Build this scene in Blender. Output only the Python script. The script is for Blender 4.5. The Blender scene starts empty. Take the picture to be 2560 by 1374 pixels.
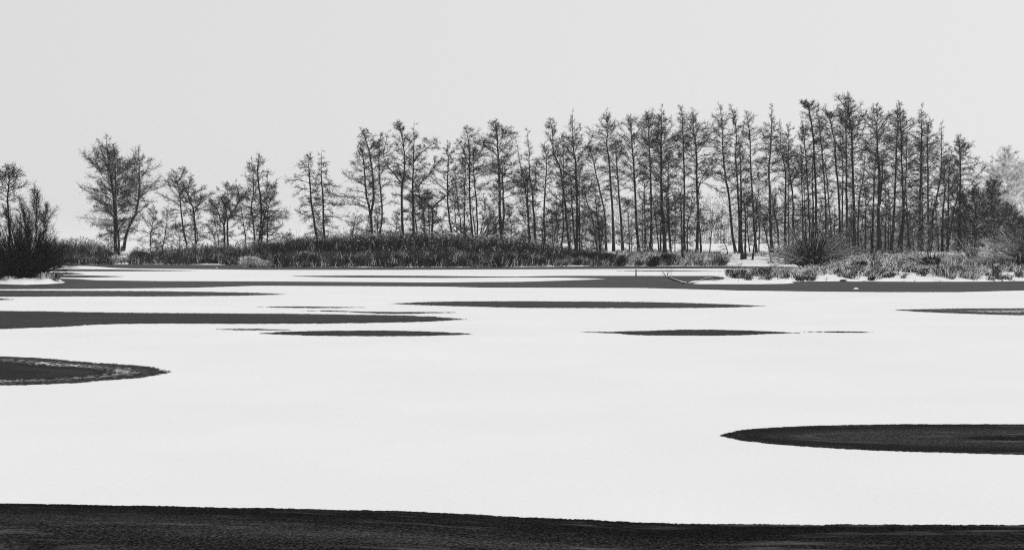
import bpy, math, random
import numpy as np
from mathutils import Vector
R = math.radians
C = bpy.context.scene.collection
SC = bpy.context.scene

# ------------------------------------------------------------------ camera
CAM_H = 2.5
F_PX = 50.0 / 36.0 * 2560.0
PITCH = math.atan((687.0 - 597.0) / F_PX)
cam_data = bpy.data.cameras.new('camera')
cam_data.lens = 50.0; cam_data.sensor_width = 36.0
cam_data.clip_start = 0.1; cam_data.clip_end = 20000
cam = bpy.data.objects.new('camera', cam_data)
C.objects.link(cam)
cam.location = (0, 0, CAM_H)
cam.rotation_euler = (math.pi / 2 - PITCH, 0, 0)
SC.camera = cam

# ------------------------------------------------------------------ sky, sun, exposure
SUN_EL, SUN_AZ = R(32), R(150)          # azimuth clockwise from +Y
world = bpy.data.worlds.new('World'); SC.world = world
world.use_nodes = True
nt = world.node_tree; nt.nodes.clear()
out = nt.nodes.new('ShaderNodeOutputWorld'); bg = nt.nodes.new('ShaderNodeBackground')
sky = nt.nodes.new('ShaderNodeTexSky'); sky.sky_type = 'NISHITA'; sky.sun_disc = False
sky.sun_elevation = SUN_EL; sky.sun_rotation = SUN_AZ
sky.air_density = 1.0; sky.dust_density = 3.0; sky.ozone_density = 1.0
bw = nt.nodes.new('ShaderNodeRGBToBW')                      # a colourless winter sky
mix = nt.nodes.new('ShaderNodeMix'); mix.data_type = 'FLOAT'
mix.inputs[0].default_value = 0.93                          # even cloud sheet over the clear sky
tcw = nt.nodes.new('ShaderNodeTexCoord'); sxw = nt.nodes.new('ShaderNodeSeparateXYZ'); mrw = nt.nodes.new('ShaderNodeMapRange')
mrw.inputs[1].default_value = -1; mrw.inputs[2].default_value = 1; mrw.inputs[3].default_value = 6.5; mrw.inputs[4].default_value = 9.2   # thinner cloud to the right
nt.links.new(tcw.outputs['Generated'], sxw.inputs[0]); nt.links.new(sxw.outputs[0], mrw.inputs[0]); nt.links.new(mrw.outputs[0], mix.inputs[3])
nt.links.new(sky.outputs[0], bw.inputs[0]); nt.links.new(bw.outputs[0], mix.inputs[2])
nt.links.new(mix.outputs[0], bg.inputs[0]); bg.inputs[1].default_value = 0.1
nt.links.new(bg.outputs[0], out.inputs[0])
sun_data = bpy.data.lights.new('sun', 'SUN'); sun_data.energy = 1.22; sun_data.angle = R(20)
sun_data.color = (1.0, 0.99, 0.98)
sun = bpy.data.objects.new('sun', sun_data); C.objects.link(sun)
sun.rotation_euler = Vector((-math.sin(SUN_AZ) * math.cos(SUN_EL), -math.cos(SUN_AZ) * math.cos(SUN_EL), -math.sin(SUN_EL))).to_track_quat('-Z', 'Y').to_euler()
SC.view_settings.view_transform = 'Standard'; SC.view_settings.look = 'None'
SC.view_settings.exposure = 0.0; SC.view_settings.gamma = 1.0
SC.cycles.max_bounces = 6; SC.cycles.diffuse_bounces = 3; SC.cycles.volume_bounces = 1
SC.cycles.transparent_max_bounces = 8
SC.cycles.filter_width = 1.15; SC.cycles.use_denoising = False

# ------------------------------------------------------------------ pixel -> place
CP, SP = math.cos(PITCH), math.sin(PITCH)
def ray(px, py):
    a = (px - 1280.0) / F_PX; b = (687.0 - py) / F_PX
    return a, CP + b * SP, -SP + b * CP
def on_plane(px, py, z=0.0):
    a, f, u = ray(px, py); t = (z - CAM_H) / u
    return np.array((a * t, f * t, z))
def at_depth(px, py, Y):
    a, f, u = ray(px, py); t = Y / f
    return np.array((a * t, Y, CAM_H + u * t))
PXM = lambda Y: Y / F_PX                 # metres per photo pixel at depth Y

# ------------------------------------------------------------------ smooth value noise
_rs = np.random.RandomState(5); _T = _rs.rand(256, 256)
def vnoise(x, y):
    x = np.asarray(x, float); y = np.asarray(y, float)
    xi = np.floor(x).astype(int); yi = np.floor(y).astype(int)
    fx = x - xi; fy = y - yi; fx = fx * fx * (3 - 2 * fx); fy = fy * fy * (3 - 2 * fy)
    g = lambda i, j: _T[i & 255, j & 255]
    return ((g(xi, yi) * (1 - fx) + g(xi + 1, yi) * fx) * (1 - fy) + (g(xi, yi + 1) * (1 - fx) + g(xi + 1, yi + 1) * fx) * fy)
def fbm(x, y, o=4):
    s = 0; a = .5
    for k in range(o):
        s = s + a * vnoise(x * 2 ** k + 17 * k, y * 2 ** k + 31 * k); a *= .5
    return s
def sstep(a, b, x):
    t = np.clip((x - a) / (b - a), 0, 1); return t * t * (3 - 2 * t)

# ------------------------------------------------------------------ the lie of the land
def curve_uD(pts, key=None):
    P = [on_plane(x, y) for x, y in pts]
    return np.array([p[0] / p[1] for p in P]), np.array([p[1] for p in P])
MAIN = curve_uD([(-1500, 660), (-400, 661), (110, 661.5), (280, 662), (330, 661.5), (560, 662.5), (600, 664), (640, 668), (700, 669), (1000, 669), (1300, 668), (1540, 665.5), (1640, 666), (1800, 665.5), (2050, 668), (2300, 668), (3600, 668)])
PF = curve_uD([(1806, 700), (1822, 703.5), (1860, 705), (1990, 704.5), (2080, 704), (2300, 705), (2450, 704.5), (2560, 703.5), (3000, 700), (3900, 690)])
PB = curve_uD([(1806, 699), (1822, 690), (1850, 683), (1950, 679), (2040, 675), (2090, 668), (2150, 655), (2300, 645), (3900, 640)])
def land(u, Y):
    u = np.asarray(u, float); Y = np.asarray(Y, float); X = u * Y
    dm = np.interp(u, *MAIN) + 1.6 * (fbm(X * .35, Y * .02, 3) - .45)
    s = Y - dm
    h = np.where(s < 0, np.maximum(s * .25, -.6), .16 * sstep(0, .6, s) + .84 * sstep(0, 19, s))
    bump = (fbm(X * .45, Y * .3, 4) - .47)
    h = h + np.where(s > 0, bump * .45 * sstep(0, 4, s) * (1 - .75 * sstep(25, 60, s)), 0)
    pf = np.interp(u, *PF) + 1.2 * (fbm(X * .6 + 9, Y * .02, 3) - .45); pb = np.interp(u, *PB)
    g = np.minimum((Y - pf), (pb - Y) * .8)
    g = np.where(u < PF[0][0], -1, g)
    hp = np.where(g < 0, np.maximum(g * .3, -.6), .12 * sstep(0, .35, g) + (.12 + .38 * sstep(PF[0][2], PF[0][5], u)) * sstep(0, 13, g) + bump * (.2 + .25 * sstep(PF[0][2], PF[0][5], u)) * sstep(0, 3, g))
    return np.maximum(h, hp)
def ground_hit(px, py, start=116.0, stop=420.0):
    a, f, u = ray(px, py); Ys = np.arange(start, stop, .1)
    z = CAM_H + u * Ys / f; h = land(np.full_like(Ys, a / f), Ys)
    k = np.nonzero((z <= h) & (h > 0.0))[0]
    Y = Ys[k[0]] if len(k) else 150.0
    return Y
def ground_z(X, Y): return float(land(X / Y, Y))

# ------------------------------------------------------------------ materials (all colourless: it is a black and white picture)
def grey(v): return (v, v, v, 1)
def newmat(name):
    m = bpy.data.materials.new(name); m.use_nodes = True; n = m.node_tree.nodes; n.clear()
    o = n.new('ShaderNodeOutputMaterial'); return m, n, m.node_tree.links, o
def N(n, t, **k):
    x = n.new(t)
    for a, v in k.items(): setattr(x, a, v)
    return x
def ramp(n, l, src, lo, hi, a=0.0, b=1.0):
    r = n.new('ShaderNodeMapRange'); r.interpolation_type = 'SMOOTHSTEP'; r.inputs[1].default_value = lo; r.inputs[2].default_value = hi
    r.inputs[3].default_value = a; r.inputs[4].default_value = b; l.new(src, r.inputs[0]); return r.outputs[0]
def math_(n, l, op, a, b=None):
    m = n.new('ShaderNodeMath'); m.operation = op
    for i, v in enumerate((a, b)):
        if v is None: continue
        if isinstance(v, (int, float)): m.inputs[i].default_value = v
        else: l.new(v, m.inputs[i])
    return m.outputs[0]
def noise_(n, l, vec, scale, detail=4, rough=.55):
    t = n.new('ShaderNodeTexNoise'); t.inputs['Scale'].default_value = scale; t.inputs['Detail'].default_value = detail
    t.inputs['Roughness'].default_value = rough
    if vec is not None: l.new(vec, t.inputs['Vector'])
    return t.outputs['Fac']
def diffuse(n, l, o, col, rough=1.0, spec=.1, bump=None, bs=.2, bd=.02):
    p = n.new('ShaderNodeBsdfPrincipled'); p.inputs['Roughness'].default_value = rough
    p.inputs['Specular IOR Level'].default_value = spec
    if isinstance(col, float): p.inputs['Base Color'].default_value = grey(col)
    else: l.new(col, p.inputs['Base Color'])
    if bump is not None:
        b = n.new('ShaderNodeBump'); b.inputs['Strength'].default_value = bs; b.inputs['Distance'].default_value = bd
        l.new(bump, b.inputs['Height']); l.new(b.outputs[0], p.inputs['Normal'])
    if o is not None: l.new(p.outputs[0], o.inputs[0])
    return p
def mat_snow():
    m, n, l, o = newmat('snow'); g = N(n, 'ShaderNodeNewGeometry')
    a = noise_(n, l, g.outputs['Position'], .22, 5); c = noise_(n, l, g.outputs['Position'], 14, 5, .7)
    v = math_(n, l, 'ADD', ramp(n, l, a, .3, .7, .835, .875), ramp(n, l, c, .3, .7, -.02, .02))
    diffuse(n, l, o, v, 1, .05, c, .25, .02); return m
def mat_land():
    """snow lying over stubble: dark blades of dead grass come through near the water"""
    m, n, l, o = newmat('snowy_ground'); g = N(n, 'ShaderNodeNewGeometry')
    a = noise_(n, l, g.outputs['Position'], 1.1, 6, .7); s = N(n, 'ShaderNodeSeparateXYZ'); l.new(g.outputs['Position'], s.inputs[0])
    v = ramp(n, l, a, .58, .68, .84, .16)
    diffuse(n, l, o, v, 1, .05, noise_(n, l, g.outputs['Position'], 8, 5), .5, .05); return m
def mat_ice():
    """bare wet ice ringed by frost crumbs; attribute edge = metres to the outline, feather = width of the crumbly rim"""
    m, n, l, o = newmat('dark_ice'); g = N(n, 'ShaderNodeNewGeometry')
    e = N(n, 'ShaderNodeAttribute', attribute_name='edge').outputs['Fac']; fe = N(n, 'ShaderNodeAttribute', attribute_name='feather').outputs['Fac']
    tone = N(n, 'ShaderNodeAttribute', attribute_name='tone').outputs['Fac']  # base grey, raised for farther patches to stand in for haze
    ring = N(n, 'ShaderNodeAttribute', attribute_name='ring').outputs['Fac']
    pos = g.outputs['Position']
    at = lambda k: N(n, 'ShaderNodeAttribute', attribute_name=k).outputs['Fac']
    vs = N(n, 'ShaderNodeVectorMath', operation='SCALE'); l.new(pos, vs.inputs[0]); l.new(at('fine'), vs.inputs['Scale'])
    crumb = noise_(n, l, vs.outputs[0], 9, 6, .75)
    crumb2 = noise_(n, l, vs.outputs[0], 2.6, 5, .7)
    cr = math_(n, l, 'ADD', math_(n, l, 'MULTIPLY', crumb, .6), math_(n, l, 'MULTIPLY', crumb2, .4))
    x = math_(n, l, 'DIVIDE', e, fe)
    x = math_(n, l, 'ADD', x, ramp(n, l, cr, .3, .7, -.75, .75))
    core = ramp(n, l, x, .12, .34)
    # a broken ring of snow well inside the rim (ring = its distance from the outline in metres, 0 = none)
    flake = noise_(n, l, pos, 7.5, 6, .8)
    rd = math_(n, l, 'DIVIDE', e, math_(n, l, 'MAXIMUM', ring, .05))
    rn = math_(n, l, 'ABSOLUTE', math_(n, l, 'SUBTRACT', rd, 1.0))
    rn = math_(n, l, 'ADD', rn, ramp(n, l, flake, .3, .68, .8, -.45))
    rs = math_(n, l, 'MULTIPLY', math_(n, l, 'MULTIPLY', ramp(n, l, rn, .22, .02), ramp(n, l, noise_(n, l, pos, .55, 3), .4, .6, .25, 1)), ramp(n, l, ring, .01, .05))
    inr = math_(n, l, 'MULTIPLY', ramp(n, l, rd, 1.05, .6, 0, .05), ramp(n, l, flake, .42, .62)); inr = math_(n, l, 'MULTIPLY', inr, ramp(n, l, ring, .01, .05))
    # grey frost bands that follow the outline
    cmb = N(n, 'ShaderNodeCombineXYZ'); sp = N(n, 'ShaderNodeSeparateXYZ'); l.new(pos, sp.inputs[0])
    l.new(math_(n, l, 'MULTIPLY', sp.outputs[0], .12), cmb.inputs[0]); l.new(math_(n, l, 'MULTIPLY', e, 1.5), cmb.inputs[1]); l.new(math_(n, l, 'MULTIPLY', sp.outputs[1], .25), cmb.inputs[2])
    band = noise_(n, l, cmb.outputs[0], 1.0, 6, .6)
    cmb2 = N(n, 'ShaderNodeCombineXYZ'); l.new(math_(n, l, 'MULTIPLY', sp.outputs[0], .5), cmb2.inputs[0]); l.new(math_(n, l, 'MULTIPLY', e, 3.2), cmb2.inputs[1]); l.new(math_(n, l, 'MULTIPLY', sp.outputs[1], .8), cmb2.inputs[2])
    streak = noise_(n, l, cmb2.outputs[0], 1.3, 8, .72)
    grit = noise_(n, l, pos, 30, 4, .85); grit2 = noise_(n, l, pos, 75, 2, .8)
    fr_ = math_(n, l, 'MULTIPLY', ramp(n, l, streak, .52, .72, 0.0, .09), at('frost'))
    fr2 = math_(n, l, 'MULTIPLY', ramp(n, l, streak, .70, .78, 0.0, .5), at('frost'))
    b = ramp(n, l, band, .48, .78, 0.0, .022)
    gg = math_(n, l, 'MULTIPLY', ramp(n, l, math_(n, l, 'ADD', grit, math_(n, l, 'MULTIPLY', grit2, .35)), .6, 1.0, .0, .034), ramp(n, l, band, .3, .65, .35, 1.5)); gg = math_(n, l, 'MULTIPLY', gg, math_(n, l, 'MULTIPLY', at('fine'), .65)); gg = math_(n, l, 'MULTIPLY', gg, ramp(n, l, e, .2, 1.0, .6, 1.9))
    dark = math_(n, l, 'ADD', math_(n, l, 'ADD', math_(n, l, 'ADD', tone, b), math_(n, l, 'ADD', gg, inr)), math_(n, l, 'ADD', fr_, fr2))
    mr = N(n, 'ShaderNodeMix'); mr.data_type = 'FLOAT'; l.new(rs, mr.inputs[0]); l.new(dark, mr.inputs[2]); mr.inputs[3].default_value = .8; dark = mr.outputs[0]
    p = diffuse(n, l, None, dark, 1, 0.0)
    gl = N(n, 'ShaderNodeBsdfGlossy'); gl.inputs['Roughness'].default_value = .42; gl.inputs['Color'].default_value = grey(.9)
    fr = N(n, 'ShaderNodeFresnel'); fr.inputs[0].default_value = 1.31
    f = math_(n, l, 'MULTIPLY', math_(n, l, 'POWER', fr.outputs[0], 2.0), ICE_GLOSS)
    ms = N(n, 'ShaderNodeMixShader'); l.new(f, ms.inputs[0]); l.new(p.outputs[0], ms.inputs[1]); l.new(gl.outputs[0], ms.inputs[2])
    tr = N(n, 'ShaderNodeBsdfTransparent'); mt = N(n, 'ShaderNodeMixShader')      # outside the crumbly rim the snow below shows
    l.new(core, mt.inputs[0]); l.new(tr.outputs[0], mt.inputs[1]); l.new(ms.outputs[0], mt.inputs[2]); l.new(mt.outputs[0], o.inputs[0])
    return m
ICE_GLOSS = .10
def mat_bark(name, v, v2, snow=0.0, lo=.15, hi=.6):
    """bark, with snow resting on whatever faces up"""
    m, n, l, o = newmat(name); g = N(n, 'ShaderNodeNewGeometry')
    a = noise_(n, l, g.outputs['Position'], 6, 4, .7)
    col = ramp(n, l, a, .35, .65, v, v2)
    if snow > 0:
        s = N(n, 'ShaderNodeSeparateXYZ'); l.new(g.outputs['Normal'], s.inputs[0])
        k = math_(n, l, 'MULTIPLY', ramp(n, l, s.outputs[2], lo, hi), ramp(n, l, noise_(n, l, g.outputs['Position'], 2.2, 3), .5 - snow * .25, .75 - snow * .35))
        k = math_(n, l, 'MULTIPLY', k, snow)
        mx = N(n, 'ShaderNodeMix'); mx.data_type = 'FLOAT'; l.new(k, mx.inputs[0]); l.new(col, mx.inputs[2]); mx.inputs[3].default_value = .82; col = mx.outputs[0]
    diffuse(n, l, o, col, .95, .1); return m
def mat_blades(name, lo, hi, frost=0.0, fv=.75):
    """dead grass or leaves: every blade has its own grey, a share of them carries frost"""
    m, n, l, o = newmat(name); g = N(n, 'ShaderNodeNewGeometry')
    r = g.outputs['Random Per Island']
    cl = noise_(n, l, g.outputs['Position'], .8, 4, .6)
    col = math_(n, l, 'MULTIPLY', ramp(n, l, r, 0, 1, lo, hi), ramp(n, l, cl, .35, .65, .35, 1.65))
    if frost > 0:
        r2 = math_(n, l, 'FRACT', math_(n, l, 'MULTIPLY', r, 37.0))
        k = ramp(n, l, math_(n, l, 'ADD', r2, ramp(n, l, noise_(n, l, g.outputs['Position'], 1.3, 3), .35, .65, -.3, .3)), 1 - frost - .05, 1 - frost + .05)
        mx = N(n, 'ShaderNodeMix'); mx.data_type = 'FLOAT'; l.new(k, mx.inputs[0]); l.new(col, mx.inputs[2]); mx.inputs[3].default_value = fv; col = mx.outputs[0]
    diffuse(n, l, o, col, 1, .05); return m
M = dict(
    snow=mat_snow(), land=mat_land(), ice=mat_ice(),
    bark=mat_bark('bark', .007, .022, .3, .4, .85), bark_dark=mat_bark('bark_dark', .006, .018),
    twig=mat_bark('twig', .008, .028, .25, .35, .85), leaf=mat_blades('alder_leaves', .006, .04, .04, .5),
    snow_stem=mat_bark('snowy_stem', .006, .02, 1.0, .2, .5), bush_twig=mat_bark('snowy_twig', .006, .02, .6, .3, .7),
    haze_frost_bark=mat_bark('hazy_frosted_bark', .68, .72), haze_frost_leaf=mat_blades('hazy_frosted_twigs', .69, .74),  # pale frost colour also carries the distance haze that fades these trees
    thick_bark=mat_bark('scrub_bark', .01, .03, .3), thick_leaf=mat_blades('scrub_leaves', .008, .045, .03, .5),
    reed=mat_blades('reeds', .006, .075, .03, .45), reed_dark=mat_blades('dark_reeds', .002, .032, .02, .3), black_tuft=mat_blades('dark_tussock_grass', .002, .05, .08, .6),
    grass=mat_blades('bank_grass', .006, .085, .06, .6), frost_grass=mat_blades('frosted_grass', .02, .16, .5, .82),
    tuft=mat_blades('tussock_grass', .02, .14, .3, .8), plume=mat_blades('plumes', .02, .34, .1, .6), snow_grass=mat_blades('snow_laden_grass', .02, .15, .72, .85), under=mat_blades('undergrowth', .04, .2, .06), haze_wood=mat_blades('far_wood', .6, .66), wood=mat_bark('weathered_wood', .04, .1, 1.0, .6, .9),  # far wood: distance haze put into its pale grey
)

# ------------------------------------------------------------------ mesh helpers
def link(name, me, m, parent=None):
    o = bpy.data.objects.new(name, me); C.objects.link(o)
    if m is not None: me.materials.append(m)
    if parent is not None: o.parent = parent
    return o
def mesh_np(name, V, Q, smooth=False):
    """V (n,3) and faces Q: an (m,k) array or a list of such arrays"""
    if not isinstance(Q, list): Q = [Q]
    Q = [q for q in Q if len(q)]
    me = bpy.data.meshes.new(name)
    me.vertices.add(len(V)); me.vertices.foreach_set('co', np.asarray(V, np.float32).ravel())
    li = np.concatenate([q.ravel() for q in Q]); tot = np.concatenate([np.full(len(q), q.shape[1]) for q in Q])
    me.loops.add(len(li)); me.loops.foreach_set('vertex_index', li.astype(np.int32))
    me.polygons.add(len(tot)); st = np.concatenate([[0], np.cumsum(tot)[:-1]])
    me.polygons.foreach_set('loop_start', st.astype(np.int32)); me.polygons.foreach_set('loop_total', tot.astype(np.int32))
    if smooth: me.polygons.foreach_set('use_smooth', np.ones(len(tot), bool))
    me.update(calc_edges=True); me.validate(); return me
def tag(o, label=None, cat=None, group=None, kind=None):
    if label: o['label'] = label
    if cat: o['category'] = cat
    if group: o['group'] = group
    if kind: o['kind'] = kind
    return o
def empty(name, loc, label, cat, group=None):
    o = bpy.data.objects.new(name, None); C.objects.link(o); o.location = loc; o.empty_display_size = .3
    return tag(o, label, cat, group)
def tubes(S, sides=3):
    """S: array (n,8) of p0 r0 p1 r1 -> open tubes, vectorised"""
    S = np.asarray(S, float); p0, r0, p1, r1 = S[:, :3], S[:, 3], S[:, 4:7], S[:, 7]
    d = p1 - p0; L = np.linalg.norm(d, axis=1, keepdims=True) + 1e-9; d = d / L
    ref = np.where(np.abs(d[:, 2:3]) > .9, np.array([[1., 0, 0]]), np.array([[0, 0, 1.]]))
    a = np.cross(d, ref); a /= np.linalg.norm(a, axis=1, keepdims=True) + 1e-9; b = np.cross(d, a)
    V = []
    for k in range(sides):
        an = 2 * math.pi * k / sides; w = a * math.cos(an) + b * math.sin(an)
        V.append(p0 + w * r0[:, None]); V.append(p1 + w * r1[:, None])
    V = np.stack(V, 1); n = len(S); base = (np.arange(n) * 2 * sides)[:, None]
    Q = np.concatenate([base + np.array([[2 * k, 2 * ((k + 1) % sides), 2 * ((k + 1) % sides) + 1, 2 * k + 1]]) for k in range(sides)])
    return V.reshape(-1, 3), Q
def rope(P, Rr, sides=7):
    """one continuous closed tube along the points P"""
    P = np.asarray(P, float); n = len(P); V = []; T = np.gradient(P, axis=0); T /= np.linalg.norm(T, axis=1, keepdims=True) + 1e-9
    for i in range(n):
        ref = np.array([0, 1., 0]) if abs(T[i][1]) < .9 else np.array([1., 0, 0])
        a = np.cross(T[i], ref); a /= np.linalg.norm(a); b = np.cross(T[i], a)
        for k in range(sides):
            an = 2 * math.pi * k / sides; V.append(P[i] + (a * math.cos(an) + b * math.sin(an)) * Rr[i])
    V += [P[0], P[-1]]; Q = []; Tr = []
    for i in range(n - 1):
        for k in range(sides):
            k2 = (k + 1) % sides; Q.append((i * sides + k, i * sides + k2, (i + 1) * sides + k2, (i + 1) * sides + k))
    for k in range(sides):
        k2 = (k + 1) % sides; Tr.append((n * sides, k2, k)); Tr.append((n * sides + 1, (n - 1) * sides + k, (n - 1) * sides + k2))
    return np.array(V), np.array(Q), np.array(Tr)
def join(parts):
    V = []; Qs = {}; off = 0
    for v, *fs in parts:
        V.append(v)
        for f in fs:
            if len(f): Qs.setdefault(f.shape[1], []).append(f + off)
        off += len(v)
    return np.concatenate(V), [np.concatenate(q) for q in Qs.values()]
def leaves(P, s, rs, flat=0.0):
    """leaf-sized rhombs at P, random orientation"""
    n = len(P); a = rs.normal(size=(n, 3)); a[:, 2] *= (1 - flat) ; a /= np.linalg.norm(a, axis=1, keepdims=True)
    b = np.cross(a, rs.normal(size=(n, 3))); b /= np.linalg.norm(b, axis=1, keepdims=True) + 1e-9
    s = np.asarray(s)[:, None]; w = s * rs.uniform(.45, .8, (n, 1))
    V = np.stack([P - a * s * .5, P + b * w * .5, P + a * s * .5, P - b * w * .5], 1).reshape(-1, 3)
    return V, (np.arange(n) * 4)[:, None] + np.array([[0, 1, 2, 3]])
def resample(P, n):
    P = np.asarray(P, float); Q = np.vstack([2 * P[0] - P[1], P, 2 * P[-1] - P[-2]]); o = []
    seg = len(P) - 1; ts = np.linspace(0, seg, n)
    for t in ts:
        i = min(int(t), seg - 1); f = t - i; p0, p1, p2, p3 = Q[i], Q[i + 1], Q[i + 2], Q[i + 3]
        o.append(.5 * (2 * p1 + (p2 - p0) * f + (2 * p0 - 5 * p1 + 4 * p2 - p3) * f * f + (-p0 + 3 * p1 - 3 * p2 + p3) * f ** 3))
    return np.array(o)

# ------------------------------------------------------------------ ground and lake
def build_land():
    Ys = np.concatenate([np.arange(70, 150, .4), np.arange(150, 200, 1.2), np.geomspace(201, 6000, 60)])
    us = np.linspace(-.62, .62, 620)
    U, Y = np.meshgrid(us, Ys); Z = land(U, Y) - 0.0; X = U * Y
    V = np.stack([X, Y, Z], -1).reshape(-1, 3); nr, nc = U.shape
    i = np.arange(nr - 1)[:, None] * nc + np.arange(nc - 1)[None]; i = i.ravel()
    o = link('ground', mesh_np('ground', V, np.stack([i, i + 1, i + nc + 1, i + nc], 1), True), M['land']); o['kind'] = 'structure'
def build_lake():
    xs = np.array([-4000, -300, -80, -30, 0, 30, 80, 300, 4000.]); ys = np.array([-60, 0, 20, 60, 100, 140, 175.])
    X, Y = np.meshgrid(xs, ys); V = np.stack([X, Y, X * 0], -1).reshape(-1, 3); nc = len(xs)
    i = (np.arange(len(ys) - 1)[:, None] * nc + np.arange(nc - 1)[None]).ravel()
    o = link('lake', mesh_np('lake', V, np.stack([i, i + 1, i + nc + 1, i + nc], 1)), M['snow']); o['kind'] = 'structure'
_zk = [0]
def ice_patch(top, bot, feather=.25, tone=.012, ring=0.0, fine=1.0, frost=0.0, wob=.04, step=6):
    """outline traced as far edge / near edge; lies on the lake as a sheet of its own"""
    _zk[0] += 1; z = .004 + .0012 * _zk[0]
    x0 = max(top[0][0], bot[0][0]); x1 = min(top[-1][0], bot[-1][0])
    xs = np.arange(x0, x1 + .1, (x1 - x0) / max(12, int((x1 - x0) / step)))
    w = (xs - x0) / (x1 - x0)
    yt = np.interp(xs, *zip(*top)); yb = np.interp(xs, *zip(*bot))
    k = np.array([1, 2, 3, 2, 1.]) / 9; sm = lambda a: np.convolve(np.pad(a, 2, mode='edge'), k, 'valid')
    yt = sm(sm(yt)); yb = sm(sm(yb)); mid = (yt + yb) / 2; yt = np.minimum(yt, mid - .01); yb = np.maximum(yb, mid + .01)
    Dt = np.array([on_plane(x, y)[:2] for x, y in zip(xs, yt)]); Db = np.array([on_plane(x, y)[:2] for x, y in zip(xs, yb)])
    Dt[:, 1] += wob * (fbm(Dt[:, 0] * 3, Dt[:, 1] * 0, 4) - .47) * 3; 
    rows = .5 - .5 * np.cos(np.linspace(0, math.pi, 17))
    P = np.stack([Db + (Dt - Db) * r for r in rows], 0)               # rows, cols, 2
    outl = np.vstack([Dt, Db[::-1], Dt[:1]])
    A = outl[:-1]; Bv = outl[1:] - A; L2 = (Bv ** 2).sum(1) + 1e-12
    q = P.reshape(-1, 2); e = np.full(len(q), 1e9)
    for a, b, l2 in zip(A, Bv, L2):
        t = np.clip(((q - a) @ b) / l2, 0, 1); e = np.minimum(e, np.hypot(*(q - a - t[:, None] * b).T))
    V = np.column_stack([q, np.full(len(q), z)]); nr, nc = P.shape[:2]
    i = (np.arange(nr - 1)[:, None] * nc + np.arange(nc - 1)[None]).ravel()
    me = mesh_np('ice_patch', V, np.stack([i, i + 1, i + nc + 1, i + nc], 1))
    for nm, val in (('edge', e), ('feather', np.full(len(q), feather)), ('tone', np.full(len(q), tone)), ('ring', np.full(len(q), ring)), ('fine', np.full(len(q), fine)), ('frost', np.full(len(q), frost))):
        at = me.attributes.new(nm, 'FLOAT', 'POINT'); at.data.foreach_set('value', val.astype(np.float32))
    o = link('dark_ice', me, M['ice']); o['kind'] = 'structure'
    return o
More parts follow.
